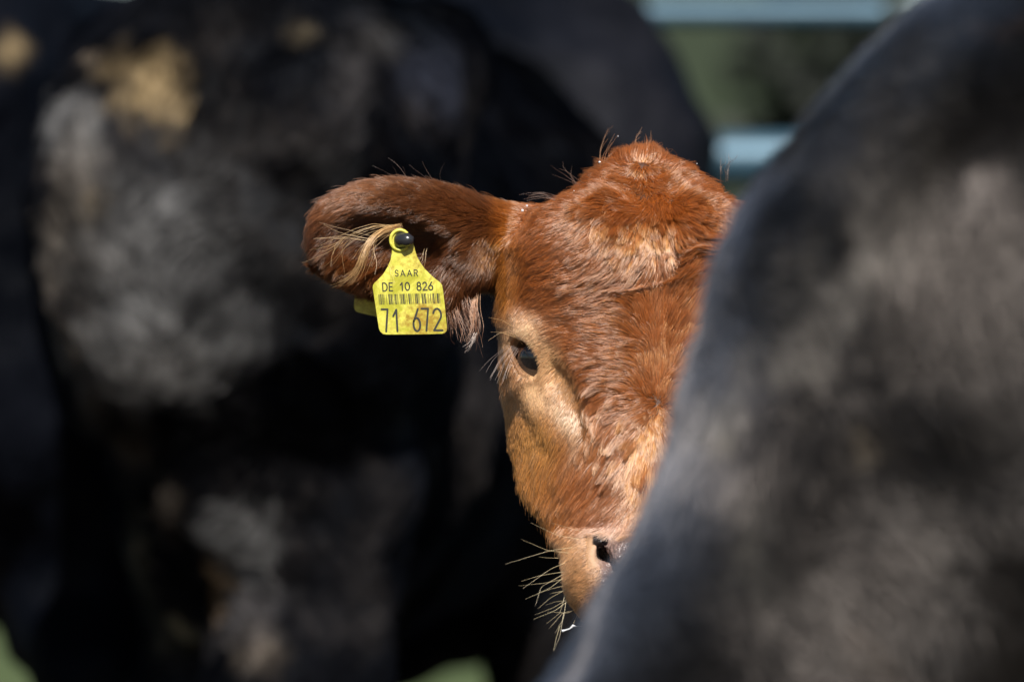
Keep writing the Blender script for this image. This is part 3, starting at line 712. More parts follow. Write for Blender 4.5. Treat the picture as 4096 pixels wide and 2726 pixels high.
ca = body.data.attributes.new('tint', 'FLOAT_COLOR', 'POINT'); ca.data.foreach_set('color', np.concatenate([Cs, np.ones((len(Cs), 1))], 1).astype(np.float32).ravel())
wa = body.data.attributes.new('wet', 'FLOAT', 'POINT'); wa.data.foreach_set('value', nose.astype(np.float32))

# eyes
def eye_mat():
    m, N, L, P = mat_new('calf_eye')
    P.inputs['Base Color'].default_value = (0.010, 0.007, 0.006, 1); P.inputs['Roughness'].default_value = 0.08
    P.inputs['Coat Weight'].default_value = 1; P.inputs['Coat Roughness'].default_value = 0.02
    a = N.new('ShaderNodeAttribute'); a.attribute_name = 'iris'
    c = mixc(N, L, a.outputs['Fac'], (0.16, 0.05, 0.045), (0.008, 0.006, 0.006)); L.new(c, P.inputs['Base Color']); return m
em = eye_mat()
for mir in (0, 1):
    c = ec - nE * 0.0210 - lE * 0.0015
    if mir: c.x = 2 * MX - c.x
    mb = MB().sphere((0, 0, 0), ER, 40, 24); o = mb.build('eye', em, calf); o.location = c
    n_ = nE.copy(); n_.x = -n_.x if mir else n_.x
    v = np.array(mb.v) / ER; q_ = v @ np.array(n_ + Vector((0, 0, 0.12))); ia = o.data.attributes.new('iris', 'FLOAT', 'POINT')
    ia.data.foreach_set('value', np.clip((q_ - 0.62) / 0.08, 0, 1).astype(np.float32))
for s in (-1, 1):
    for (cy, off) in ((0.45, -0.02), (1.16, 0.03)):
        c = np.array([0.30 + (cy - 0.45) * 0.285, cy]) + sdv * 0.10 * s + hd * off
        MB().tube([(c[0], c[1] - 0.01, -0.003), (c[0], c[1] - 0.006, 0.035), (c[0], c[1], 0.06)], [0.05, 0.044, 0.038], 16).build('hoof', horn, calf)

# ---------------- coat
# comb directions seen in the photograph: (px, py, dx, dy-down)
FL = [(2450, 590, -.45, -.9), (2350, 700, -.9, -.1), (2560, 690, .05, 1), (2450, 700, -.6, .6), (2660, 700, .4, .8), (2560, 560, -.1, -1), (2600, 590, .1, -1), (2700, 700, .5, -.2), (2750, 780, .7, .7), (2650, 800, .1, 1), (2900, 720, .8, .2), (3000, 800, .8, .5),
      (2250, 780, -.9, -.1), (2120, 830, -1, 0), (2200, 900, -.85, .5), (2350, 850, -.7, .7), (2450, 780, -.5, .3), (2480, 900, -.5, .9), (2400, 1000, -.7, .8), (2300, 1000, -.85, .55), (2560, 960, -.05, 1), (2680, 960, .25, 1), (2800, 880, .6, .7), (2900, 900, .8, .55), (2750, 1060, .55, -.8), (2860, 1020, .8, -.5),
      (2540, 1080, -.5, .9), (2640, 1050, 0, 1), (2080, 950, -.8, .6), (2040, 1100, -.5, .8), (2150, 1100, -.95, .35), (2250, 1180, -1, .25), (2400, 1150, -.95, .4),
      (2250, 1280, -1, .05), (2400, 1280, -1, .0), (2150, 1250, -.9, .3), (2080, 1300, -.4, .8), (2500, 1250, -.75, -.35), (2560, 1250, -.35, -.9), (2640, 1230, .2, -1), (2740, 1200, .6, -.8), (2850, 1150, .8, -.6), (2620, 1400, 0, -1), (2700, 1350, .55, -.85), (2780, 1350, .8, -.7),
      (2500, 1400, -.9, -.15), (2400, 1400, -1, .02), (2300, 1380, -1, .0), (2560, 1520, -.5, -.8), (2640, 1530, .1, -1), (2720, 1530, .9, -.45), (2450, 1520, -1, -.05), (2350, 1500, -1, .12), (2500, 1580, -1, .1), (2400, 1620, -.85, .5), (2700, 1620, 1, .1),
      (2320, 1600, -.6, .8), (2560, 1640, -.8, .55), (2480, 1700, -.55, .85), (2400, 1750, -.35, .95), (2620, 1700, -.15, 1), (2560, 1780, -.2, 1), (2690, 1720, .4, .9), (2450, 1850, -.3, 1), (2360, 1850, -.45, .9), (2560, 1950, -.12, 1), (2420, 1980, -.55, .85), (2350, 2050, -.6, .8), (2480, 2080, -.35, .95),
      (2250, 1950, -.45, .9), (2180, 1850, -.35, .95), (2100, 1750, -.15, 1), (2080, 1600, -.05, 1), (2220, 1700, -.35, .95), (2280, 1800, -.45, .9), (2150, 2000, -.3, 1), (2250, 2100, -.45, .9), (2020, 1450, -.3, .9), (2030, 1250, -.4, .9),
      (2100, 1350, -.7, .5), (2180, 1380, -.8, .4), (2230, 1480, -.6, .8), (2280, 1580, -.2, 1), (2320, 1660, 0, 1),
      (2320, 2200, -.7, .6), (2300, 2330, -.9, .3), (2420, 2150, -.3, .8), (2380, 2100, -.7, .6), (2300, 2420, -.6, .8), (2500, 2200, 0, .9)]
EFL = [(1970, 850, -.95, .05), (1900, 900, -.95, .2), (1850, 1000, -.85, .5), (1750, 900, -1, .1), (1700, 1000, -.9, .35), (1800, 1100, -.5, .85), (1850, 1200, -.2, 1), (1900, 1100, -.35, .9), (1950, 1000, -.5, .8), (1700, 740, -.95, -.25), (1850, 780, -.9, -.3), (1550, 720, -1, 0), (1450, 740, -1, .25),
       (1600, 850, -1, .1), (1500, 850, -.95, .3), (1350, 800, -.9, .5), (1280, 880, -.9, .5), (1300, 1000, -.8, .6), (1400, 1050, -.7, .7), (1500, 1100, -.4, .9), (1450, 950, -.9, .5), (1600, 1100, -.2, 1)]
def table(T): 
    a = np.array(T, float); p = np.stack([(a[:, 0] - 2048) * S, CZ + (1363 - a[:, 1]) * S], 1)
    d = np.stack([a[:, 2], -a[:, 3]], 1); return p, d / np.linalg.norm(d, axis=1, keepdims=True)
FLP, FLD = table(FL); EFP, EFD = table(EFL)
# mirror every facial guide on the hidden half
mp = FLP[FLP[:, 0] < 0.075].copy(); md = FLD[FLP[:, 0] < 0.075].copy(); mp[:, 0] = 2 * MX - mp[:, 0]; md[:, 0] *= -1
keep = mp[:, 0] > 0.135; FLP = np.concatenate([FLP, mp[keep]]); FLD = np.concatenate([FLD, md[keep]])
mp = EFP.copy(); md = EFD.copy(); mp[:, 0] = 2 * MX - mp[:, 0]; md[:, 0] *= -1; EFP = np.concatenate([EFP, mp]); EFD = np.concatenate([EFD, md])
def interp_dir(xz, P, D, sg=0.011):
    out = np.zeros((len(xz), 2))
    for i in range(0, len(xz), 40000):
        q = xz[i:i + 40000]; d2 = ((q[:, None, :] - P[None]) ** 2).sum(2)
        wg = 1 / (d2 + (sg * 0.45) ** 2) ** 2
        out[i:i + 40000] = (wg @ D) / wg.sum(1, keepdims=True)
    return out
def is_ear(P): return ((P[:, 0] < 0.000) & (P[:, 2] > CZ + 0.0) & (P[:, 1] < 0.12)) | ((P[:, 0] > 2 * MX) & (P[:, 2] > CZ + 0.0) & (P[:, 1] < 0.10) & (P[:, 0] < 0.36))
def flow(P):
    xz = P[:, [0, 2]]; d = interp_dir(xz, FLP, FLD); e = interp_dir(xz, EFP, EFD)
    m = is_ear(P); d = np.where(m[:, None], e, d)
    D = np.stack([d[:, 0], np.clip((P[:, 2] - CZ - 0.08) / 0.04, 0, 1) * 0.5 * (~m), d[:, 1]], 1)
    back = np.clip((P[:, 1] - 0.05) / 0.06, 0, 1) * (~m)          # behind the face the coat runs back and down
    D = D * (1 - back[:, None]) + np.array([0.2, 0.9, -0.5]) * back[:, None]
    return D
def wsum(P, T, sg=0.012):
    a = np.array(T, float); p = np.stack([(a[:, 0] - 2048) * S, CZ + (1363 - a[:, 1]) * S], 1)
    x = np.where(P[:, 0] > MX + 0.05, 2 * MX - P[:, 0], P[:, 0]); xz = np.stack([x, P[:, 2]], 1)
    out = np.zeros((len(P), a.shape[1] - 2))
    for i in range(0, len(P), 40000):
        d2 = ((xz[i:i + 40000, None, :] - p[None]) ** 2).sum(2); wg = 1 / (d2 + (sg * 0.5) ** 2) ** 2
        out[i:i + 40000] = (wg @ a[:, 2:]) / wg.sum(1, keepdims=True)
    return out
# (px, py, length mm, lift, clump)
LT = [(2560, 600, 24, .6, .8), (2450, 680, 24, .55, .8), (2700, 720, 26, .6, .7), (2350, 750, 16, .45, .6), (2500, 850, 30, .5, .75), (2400, 950, 26, .35, .7), (2250, 850, 16, .3, .5), (2100, 850, 12, .4, .4), (2600, 950, 26, .4, .8), (2650, 1050, 27, .3, .85), (2690, 1000, 33, .6, .9), (2760, 960, 30, .6, .9), (2560, 690, 26, .7, .6), (2560, 790, 26, .55, .6), (2850, 850, 18, .35, .6),
      (2300, 1050, 18, .25, .6), (2150, 1100, 13, .2, .4), (2040, 1100, 10, .35, .3), (2400, 1200, 18, .22, .6), (2600, 1250, 20, .35, .7), (2750, 1200, 22, .3, .7), (2400, 1400, 16, .2, .7), (2250, 1300, 12, .18, .4), (2620, 1450, 17, .25, .7), (2750, 1400, 22, .35, .9), (2620, 1610, 9, .5, .5), (2500, 1620, 20, .25, .95), (2400, 1700, 24, .25, 1), (2480, 1780, 24, .25, 1),
      (2350, 1850, 24, .2, .75), (2450, 1950, 22, .16, .6), (2600, 1800, 22, .16, .7), (2400, 2080, 15, .15, .4), (2550, 2050, 15, .15, .4), (2200, 1900, 15, .2, .5), (2150, 2000, 15, .25, .5), (2080, 1750, 7, .25, .2), (2030, 1500, 8, .5, .2), (2080, 1950, 12, .45, .4), (2200, 2120, 12, .4, .4),
      (2110, 1330, 3, .2, .1), (2180, 1400, 4, .2, .1), (2130, 1560, 3, .2, .1), (2180, 1640, 4, .2, .1), (2240, 1560, 6, .2, .2), (2300, 1680, 6, .3, .2), (2250, 1480, 7, .2, .2),
      (2400, 2150, 3.5, .3, .1), (2300, 2250, 4, .4, .1), (2290, 2400, 4, .5, .1), (2430, 2250, 2.5, .3, 0), (2260, 2200, 8, .4, .2),
      (1950, 950, 14, .35, .5), (1850, 1000, 20, .3, .7), (1750, 1000, 20, .3, .7), (1850, 1150, 26, .35, .7), (1700, 750, 12, .35, .4), (1500, 720, 12, .4, .4), (1300, 850, 14, .5, .5), (1350, 1050, 18, .4, .6), (1500, 1000, 20, .4, .6), (1500, 850, 12, .3, .5), (1600, 1150, 18, .35, .6)]
def dens(P):
    d = np.full(len(P), 3.2e6)
    d = np.where((P[:, 1] > 0.10) & ~is_ear(P), 1.0e6, d)
    d = np.where(P[:, 1] > 0.22, 2.5e5, d); d = np.where(P[:, 2] < 0.70, 1.6e5, d)
    d = np.where((P[:, 0] > 0.22) & (P[:, 1] < 0.2), 1.2e6, d); d = np.where(P[:, 2] < 0.07, 0, d)
    u = np.abs(P[:, 0] - (MX - 0.005)); z = (P[:, 2] - CZ) / mm
    d = np.where((u < np.where(z > -166, 0.039, 0.029)) & (z < -143) & (z > -204) & (P[:, 1] < -0.09), 0, d)
    for c in (ec, Vector((2 * MX - ec.x, ec.y, ec.z))):
        q = P - np.array(c); a = q @ np.array(lE if c is ec else Vector((-lE.x, lE.y, lE.z))); b = q @ np.array(wE if c is ec else Vector((-wE.x, wE.y, wE.z)))
        d = np.where((a / 0.0200) ** 2 + (b / 0.0125) ** 2 < 1, 0, d)
        d = np.where((a / 0.030) ** 2 + (b / 0.02) ** 2 < 1, d * 1.0, d)
    return d
HP, HN = scatter(Vc, Qc, dens, Nc); nh = len(HP)
prm = wsum(HP, LT); ln = prm[:, 0] * mm; lift = prm[:, 1]; clp = prm[:, 2]
bodyfar = (HP[:, 1] > 0.12) & ~is_ear(HP); ln = np.where(bodyfar, 0.022, ln); lift = np.where(bodyfar, .3, lift)
ln = ln * np.where((HP[:, 2] > CZ - 0.11) & (ln > 0.011) & ~is_ear(HP), np.interp(HP[:, 2], [CZ + 0.03, CZ + 0.08], [1.2, 0.78]), 1.0) * rng.uniform(0.65, 1.2, nh); stray = rng.random(nh) < 0.012; ln = np.where(stray & (ln > 0.009), ln * 1.5, ln); lift = np.where(stray, lift * 1.8, lift)
M = 7
PP = np.zeros((nh, M, 3)); PP[:, 0] = HP - HN * 0.0008
_pc = W(2560, 740, 0); _g = np.exp(-(((HP[:, 0] - _pc[0]) / 0.028) ** 2 + ((HP[:, 2] - _pc[2]) / 0.022) ** 2))
rnd = rng.normal(0, 1, (nh, 3)) * (0.10 + 0.22 * _g)[:, None]
lown = np.stack([vnoise(HP, 70, 20 + i) - 0.5 for i in range(3)], 1) * (0.22 + 0.85 * np.clip(ln / 0.02 - 0.7, 0, 1) * (HP[:, 2] > CZ - 0.02) + 0.8 * _g)[:, None]       # lazy variation over neighbouring hairs
p = HP.copy()
wav = vnoise(HP, 120, 31) * 6
for i in range(1, M):
    s_ = i / (M - 1)
    t = flow(p); t = t - HN * (t * HN).sum(1, keepdims=True) * 0.92
    t /= np.linalg.norm(t, axis=1, keepdims=True) + 1e-9
    side = np.cross(HN, t)
    d = t + HN * (lift * (1.15 - 0.95 * s_))[:, None] + rnd + lown * (0.35 + lift * 0.5)[:, None] + side * (np.sin(wav + s_ * 4.0) * 0.22 * clp)[:, None]
    d /= np.linalg.norm(d, axis=1, keepdims=True)
    p = p + d * (ln / (M - 1))[:, None]; PP[:, i] = p
tn = np.linspace(0, 1, M)
for dens_c, pw, amt in ((1.0 / 2.2e-6, 0.9, 0.8), (1.0 / 8.0e-6, 1.7, 0.8)):
    ng = int(0.19 * dens_c * 0.6); gi = rng.choice(nh, ng, replace=False)
    ne = nearest(HP, HP[gi]); G = PP[gi[ne]]
    cw = (np.clip(clp * amt, 0, 0.95)[:, None] * tn[None] ** pw * rng.uniform(0.6, 1, (nh, 1)))[:, :, None]
    cw = np.where(bodyfar[:, None, None], cw * 0.5, cw)
    PP = PP * (1 - cw) + (G + (HP - G[:, 0])[:, None, :] * 0.12) * cw
    clid = ne
Rr = (0.000185 * rng.uniform(0.8, 1.2, nh))[:, None] * (1 - 0.8 * tn[None] ** 1.5) * np.where(ln < 0.007, 0.75, 1.0)[:, None]
Rr = np.where(bodyfar[:, None], Rr * 2.2, Rr)
HC = coat_col(HP); HC = HC * rng.uniform(0.5, 1.4, (nh, 1)) * (0.88 + 0.24 * rng.random(len(np.unique(clid)) + ng)[clid])[:, None]
HC = np.clip(HC, 0.003, 0.92)
fur = hair_mat('calf_fur')
print('hairs', nh)
shine = np.where(is_ear(HP), 0.12, 1.0) * np.where((HP[:, 2] < CZ - 0.138) & (HP[:, 1] < 0), 0.5, 1.0)
hair_obj('coat', PP, Rr, HC, fur, calf, shine)

# long single hairs: pale lock and wisps at the ear, tuft below it, poll wisps, lashes, whiskers
BL = (0.72, 0.47, 0.22); RD = (0.40, 0.17, 0.07); DK = (0.10, 0.05, 0.03)
locks = [([(1600, 905), (1540, 915), (1480, 960), (1455, 1020), (1430, 1090), (1385, 1130), (1330, 1145)], [.0, -.008, -.016, -.018, -.014, -.01, -.008], 40, 0.0030, (0.62, 0.38, 0.16), 0.00014),
         ([(1600, 912), (1530, 930), (1470, 985), (1448, 1050), (1440, 1100)], [.0, -.008, -.016, -.018, -.012], 16, 0.0040, (0.62, 0.38, 0.16), 0.00013),
         ([(1580, 905), (1500, 900), (1420, 930), (1340, 1000), (1250, 1040)], [.0, -.01, -.014, -.01, -.006], 7, 0.006, BL, 0.00014),
         ([(1490, 960), (1400, 950), (1320, 955), (1240, 960)], [-.01] * 4, 5, 0.005, BL, 0.00013),
         ([(1500, 960), (1492, 1030), (1470, 1110)], [-.012] * 3, 5, 0.006, BL, 0.00013),
         ([(1370, 960), (1340, 1000), (1320, 1070)], [-.006] * 3, 6, 0.006, BL, 0.00013),
         ([(1900, 1150), (1890, 1240), (1895, 1310), (1870, 1380)], [.02, .012, .008, .006], 46, 0.0045, (0.26, 0.10, 0.045), 0.00016),
         ([(1830, 1150), (1820, 1240), (1835, 1300), (1850, 1350)], [.02, .012, .008, .006], 40, 0.0055, (0.20, 0.075, 0.035), 0.00016),
         ([(1870, 1130), (1860, 1200), (1880, 1260), (1900, 1330)], [.02, .012, .01, .006], 36, 0.006, (0.16, 0.06, 0.028), 0.00016),
         ([(1900, 1330), (1885, 1370), (1862, 1392)], [.006] * 3, 9, 0.0022, (0.8, 0.66, 0.58), 0.00014),
         ([(2420, 720), (2400, 600), (2425, 530), (2465, 490)], [.05, .05, .05, .05], 2, 0.001, RD, 0.00016),
         ([(2400, 720), (2420, 620), (2470, 545)], [.04, .04, .04], 7, 0.004, RD, 0.00015),
         ([(2540, 620), (2540, 550), (2570, 505)], [.05, .05, .05], 4, 0.003, RD, 0.00015),
         ([(2600, 600), (2600, 560), (2608, 525)], [.05, .05, .05], 4, 0.003, RD, 0.00015),
         ([(2330, 740), (2250, 700), (2180, 675)], [.03, .03, .03], 3, 0.003, DK, 0.00014),
         ([(2300, 740), (2270, 690), (2262, 650)], [.04, .04, .04], 4, 0.004, DK, 0.00014),
         ([(2230, 790), (2170, 770), (2090, 775)], [.03] * 3, 9, 0.003, DK, 0.00014),
         ([(2900, 720), (2895, 670), (2905, 615)], [.06] * 3, 6, 0.006, DK, 0.00013),
         ([(2060, 1310), (2010, 1280), (1955, 1262)], [-.012, -.02, -.026], 1, 0.001, BL, 0.00018),
         ([(2090, 1375), (2040, 1330), (1960, 1325)], [-.012, -.018, -.022], 1, 0.001, BL, 0.00014),
         ([(2070, 1350), (2000, 1320), (1950, 1350)], [-.012, -.018, -.022], 1, 0.001, BL, 0.00012),
         ([(2055, 1320), (2065, 1290), (2040, 1265)], [-.012, -.016, -.02], 10, 0.002, (0.8, 0.62, 0.45), 0.00013),
         ([(1700, 1000), (1690, 1040), (1672, 1090)], [-.012, -.018, -.019], 4, 0.004, BL, 0.00010),
         ([(1560, 1060), (1580, 1100), (1575, 1150)], [-.017, -.018, -.019], 3, 0.004, BL, 0.00009),
         ([(1760, 1070), (1720, 1120), (1700, 1170)], [-.012, -.018, -.018], 3, 0.004, (0.5, 0.3, 0.18), 0.00009),
         ([(1640, 760), (1600, 700), (1560, 650)], [.03] * 3, 4, 0.006, DK, 0.00013),
         ([(1760, 760), (1720, 700), (1680, 655)], [.03] * 3, 4, 0.006, DK, 0.00013)]
q = bundles(locks); hair_obj('long_hair', *q, fur, calf)
whs = []
for path in [[(2330, 2157), (2230, 2140), (2122, 2089)], [(2330, 2125), (2260, 2105), (2205, 2090)], [(2290, 2188), (2200, 2200), (2020, 2255)], [(2275, 2210), (2190, 2200), (2086, 2156)], [(2235, 2230), (2190, 2230), (2155, 2225)],
             [(2270, 2245), (2200, 2275), (2090, 2353)], [(2250, 2315), (2180, 2330), (2075, 2341)], [(2255, 2285), (2160, 2300), (2085, 2323)], [(2265, 2300), (2200, 2350), (2103, 2394)], [(2262, 2290), (2165, 2345), (2141, 2420)],
             [(2260, 2340), (2200, 2355), (2155, 2370)], [(2262, 2360), (2210, 2370), (2200, 2373)], [(2265, 2355), (2200, 2390), (2152, 2432)], [(2270, 2400), (2220, 2405), (2183, 2418)], [(2270, 2395), (2210, 2430), (2140, 2457)], [(2275, 2400), (2220, 2440), (2134, 2475)],
             [(2262, 2370), (2240, 2450), (2185, 2493)], [(2290, 2440), (2250, 2450), (2197, 2512)], [(2330, 2420), (2270, 2450), (2190, 2445)], [(2265, 2390), (2255, 2470), (2220, 2530)], [(2255, 2450), (2240, 2540), (2216, 2600)], [(2310, 2455), (2290, 2500), (2275, 2510)], [(2240, 2500), (2225, 2550), (2214, 2600)]]:
    whs.append((path, [-.088, -.098, -.105], 1, 0.0, (0.85, 0.70, 0.42), 0.00013))
q = bundles(whs, 12); hair_obj('whisker', *q, fur, calf)
lash = []
for k in range(18):
    t = k / 17; x0 = 2035 + 75 * t; y0 = 1378 + 8 * t + 6 * math.sin(t * 3)
    x1 = 1925 + 140 * t ** 0.8 + random.uniform(-14, 14); y1 = 1500 + 60 * math.sin(t * 2.6) - 60 * t + random.uniform(-16, 16)
    if t > 0.6: x1 = x0 - 30 + random.uniform(-8, 8); y1 = y0 + random.uniform(35, 60)
    lash.append(([(x0, y0), ((x0 + x1) / 2 - 6, (y0 + y1) / 2 - 6), (x1, y1)], [-.008, -.026, -.034], 1, 0.0010, (0.42, 0.33, 0.29) if t < 0.6 else (0.22, 0.10, 0.06), 0.00012))
for k in range(18):
    t = k / 17; x0 = 2088 + 50 * t; y0 = 1478 + 36 * t
    lash.append(([(x0, y0), (x0 - 6, y0 + 14), (x0 - 16, y0 + 26)], [-.016, -.02, -.02], 1, 0.0004, (0.10, 0.06, 0.04), 0.00011))
q = bundles(lash, 7); hair_obj('eyelash', *q, fur, calf)
drop = pmat('water_drop', (0.9, 0.92, 0.95), 0.1, 0, 0.8, Transmission_Weight=0.3)
for px, py, r_, y in ((2090, 842, 8, .026), (2108, 823, 6, .03), (2240, 794, 5, .012), (2197, 862, 4, -.002), (2398, 648, 6, .03), (2472, 545, 3, .04), (2296, 763, 3, .02), (2788, 655, 3, .04)):
    MB().sphere(W(px, py, y - 0.006), r_ * S * 0.7, 10, 6).build('water_drop', drop, calf)
MB().tube([W(2248, 2522, -.09), W(2262, 2518, -.09), W(2280, 2512, -.09), W(2292, 2500, -.09), W(2305, 2503, -.09), W(2325, 2502, -.09)], [.0011, .0005, .0005, .0011, .0004, .0003], 8).build('saliva_thread', drop, calf)

# ================================================================== EAR TAG
def tag_mat():
    m, N, L, P = mat_new('yellow_plastic'); tc = N.new('ShaderNodeTexCoord')
    a = noise(N, L, 42, 7, 0.7, vec=tc.outputs['Object'], dist=1.8); b = noise(N, L, 260, 4, 0.6, vec=tc.outputs['Object'])
    c = ramp(N, L, a.outputs['Fac'], [(0.38, (0.36, 0.34, 0.02)), (0.60, (0.70, 0.65, 0.11))])
    # dried dirt, thicker towards the lower right corner and the neck
    at = N.new('ShaderNodeAttribute'); at.attribute_name = 'grime'
    s = N.new('ShaderNodeMath'); s.operation = 'ADD'; L.new(at.outputs['Fac'], s.inputs[0]); L.new(b.outputs['Fac'], s.inputs[1])
    s2 = N.new('ShaderNodeMath'); s2.operation = 'ADD'; L.new(s.outputs[0], s2.inputs[0]); L.new(a.outputs['Fac'], s2.inputs[1])
    g = ramp(N, L, s2.outputs[0], [(0.0, (0, 0, 0)), (1.0, (1, 1, 1))]); 
    mr = N.new('ShaderNodeMapRange'); L.new(s2.outputs[0], mr.inputs[0]); mr.inputs[1].default_value = 1.06; mr.inputs[2].default_value = 1.42
    N.remove(g)
    c2 = mixc(N, L, mr.outputs[0], c.outputs[0], (0.30, 0.19, 0.015)); L.new(c2, P.inputs['Base Color'])
    P.inputs['Roughness'].default_value = 0.42; P.inputs['Subsurface Weight'].default_value = 0.15; P.inputs['Subsurface Scale'].default_value = 0.003
    P.inputs['Subsurface Radius'].default_value = (1, 0.9, 0.2); bump(N, L, P, b.outputs['Fac'], 0.15, 0.0006); return m
tm = tag_mat(); ink = pmat('black_ink', (0.018, 0.018, 0.012), 0.6)
TC = (1640, 1130)
front = [(1562, 960), (1560, 945), (1564, 932), (1572, 924), (1584, 919), (1598, 918), (1614, 922), (1630, 932), (1640, 944), (1648, 958), (1654, 975), (1660, 1000), (1668, 1025), (1680, 1048), (1697, 1072), (1718, 1094), (1738, 1112), (1755, 1125), (1763, 1132), (1768, 1140), (1772, 1160),
         (1780, 1230), (1786, 1290), (1788, 1312), (1786, 1322), (1779, 1330), (1768, 1334), (1700, 1336), (1600, 1337), (1545, 1337), (1532, 1335), (1522, 1326), (1516, 1314), (1506, 1250), (1497, 1190), (1491, 1150), (1492, 1140), (1497, 1132), (1513, 1117), (1533, 1096), (1550, 1068), (1562, 1040), (1567, 1015), (1568, 990), (1566, 975)]
def plate(name, poly, y, th, mat, parent, bulge=0.0):
    n = len(poly); pts = [W(px, py, y) for px, py in poly]
    # inner loops so the plate can carry attribute detail and a rounded rim
    cx = sum(p[0] for p in pts) / n; cz = sum(p[2] for p in pts) / n
    import bmesh
    bm = bmesh.new(); vs = [bm.verts.new(p) for p in pts]; fc = bm.faces.new(vs)
    fc.normal_update()
    if fc.normal.y > 0: bmesh.ops.reverse_faces(bm, faces=[fc])
    r = bmesh.ops.inset_region(bm, faces=[fc], thickness=0.0007, depth=0.0003)
    bmesh.ops.triangulate(bm, faces=[f for f in bm.faces if len(f.verts) > 4])
    for _ in range(2):
        lg = [e for e in bm.edges if e.calc_length() > 0.006 and not e.is_boundary]
        bmesh.ops.subdivide_edges(bm, edges=lg, cuts=1); bmesh.ops.triangulate(bm, faces=[f for f in bm.faces if len(f.verts) > 4])
    me = bpy.data.meshes.new(name); bm.to_mesh(me); bm.free(); me.materials.append(mat)
    o = bpy.data.objects.new(name, me); col.objects.link(o); o.parent = parent
    sm = o.modifiers.new('thickness', 'SOLIDIFY'); sm.thickness = th; sm.offset = -1
    co = np.array([v.co[:] for v in me.vertices]); a = me.attributes.new('grime', 'FLOAT', 'POINT')
    def gs(px, py, s): p_ = W(px, py, y); return np.exp(-(((co[:, 0] - p_[0]) ** 2 + (co[:, 2] - p_[2]) ** 2) / (s * S) ** 2))
    a.data.foreach_set('value', (0.34 * gs(1740, 1300, 90) + 0.22 * gs(1670, 1265, 60) + 0.3 * gs(1645, 990, 45) + 0.12 * gs(1560, 1335, 60) + 0.1 * gs(1700, 1080, 60) + 0.25 * gs(1450, 1180, 60)).astype(np.float32))
    return o
YT = -0.014
eart = empty('ear_tag', W(1610, 960, 0.0)); tag(eart, 'dirty yellow plastic ear tag with black numbers hanging from the calf\'s ear', 'ear tag')
def keepw(o, parent):                    # parent without moving
    o.parent = parent; o.matrix_parent_inverse = __import__('mathutils').Matrix.Translation(Vector(parent.location)).inverted(); return o
keepw(plate('front_panel', front, YT, 0.0013, tm, eart), eart)
def rotpoly(poly, deg, c, dx, dy, k=1.0):
    a = D2R(deg); return [(c[0] + dx + k * ((x - c[0]) * math.cos(a) - (y - c[1]) * math.sin(a)), c[1] + dy + k * ((x - c[0]) * math.sin(a) + (y - c[1]) * math.cos(a))) for x, y in poly]
keepw(plate('back_panel', rotpoly(front, 13, (1610, 950), -52, 2, 0.82), 0.066, 0.0013, tm, eart), eart)
stud = pmat('dark_plastic', (0.02, 0.02, 0.022), 0.25, 0, 0.6)
c = Vector(W(1622, 960, YT))
mb = MB(); mb.tube([c + Vector((-.0035, .004, 0)), c + Vector((-.002, -.001, 0)), c + Vector((.0, -.0035, 0)), c + Vector((.002, -.005, 0)), c + Vector((.004, -.0058, 0)), c + Vector((.006, -.0065, 0))], [.0064, .0065, .0052, .0055, .0040, .0025], 24)
mb.tube([c + Vector((0, .0, 0)), c + Vector((0, 0.080, 0))], [.003, .003], 12)
keepw(mb.build('stud', stud, eart), eart)
ring = []
for k in range(25):
    a = 2 * math.pi * k / 24; ring.append(c + Vector((-0.0042 + 0.0070 * math.cos(a), -0.0008, 0.0076 * math.sin(a))))
keepw(MB().tube(ring, 0.0013, 8).build('collar', tm, eart), eart)
# stroke lettering
def arc(cx, cy, rx, ry, a0, a1, n=10): return [(cx + rx * math.cos(D2R(a0 + (a1 - a0) * i / n)), cy + ry * math.sin(D2R(a0 + (a1 - a0) * i / n))) for i in range(n + 1)]
G = {'S': [[(0.9, .86)] + arc(.5, .75, .42, .25, 30, 270, 12)[1:] + arc(.5, .25, .42, .25, 90, -150, 12)],
     'A': [[(0, 0), (.5, 1), (1, 0)], [(.2, .32), (.8, .32)]],
     'R': [[(.08, 0), (.08, 1), (.5, 1)] + arc(.5, .75, .42, .25, 90, -90) + [(.08, .5)], [(.5, .5), (.95, 0)]],
     'D': [[(.08, 0), (.08, 1), (.35, 1)] + arc(.35, .5, .6, .5, 90, -90, 14) + [(.08, 0)]],
     'E': [[(.9, 1), (.08, 1), (.08, 0), (.9, 0)], [(.08, .52), (.8, .52)]],
     '1': [[(.15, .7), (.62, 1), (.62, 0)]],
     '0': [arc(.5, .5, .42, .5, 0, 360, 22)],
     '8': [arc(.5, .76, .34, .24, 0, 360, 18), arc(.5, .26, .43, .27, 0, 360, 18)],
     '2': [arc(.48, .72, .40, .28, 165, -30, 12) + [(.08, 0), (.95, 0)]],
     '6': [[(.72, 1), (.28, .55)] + arc(.5, .29, .42, .30, 150, 510, 22)],
     '7': [[(.02, 1), (.95, 1), (.55, 0)]]}
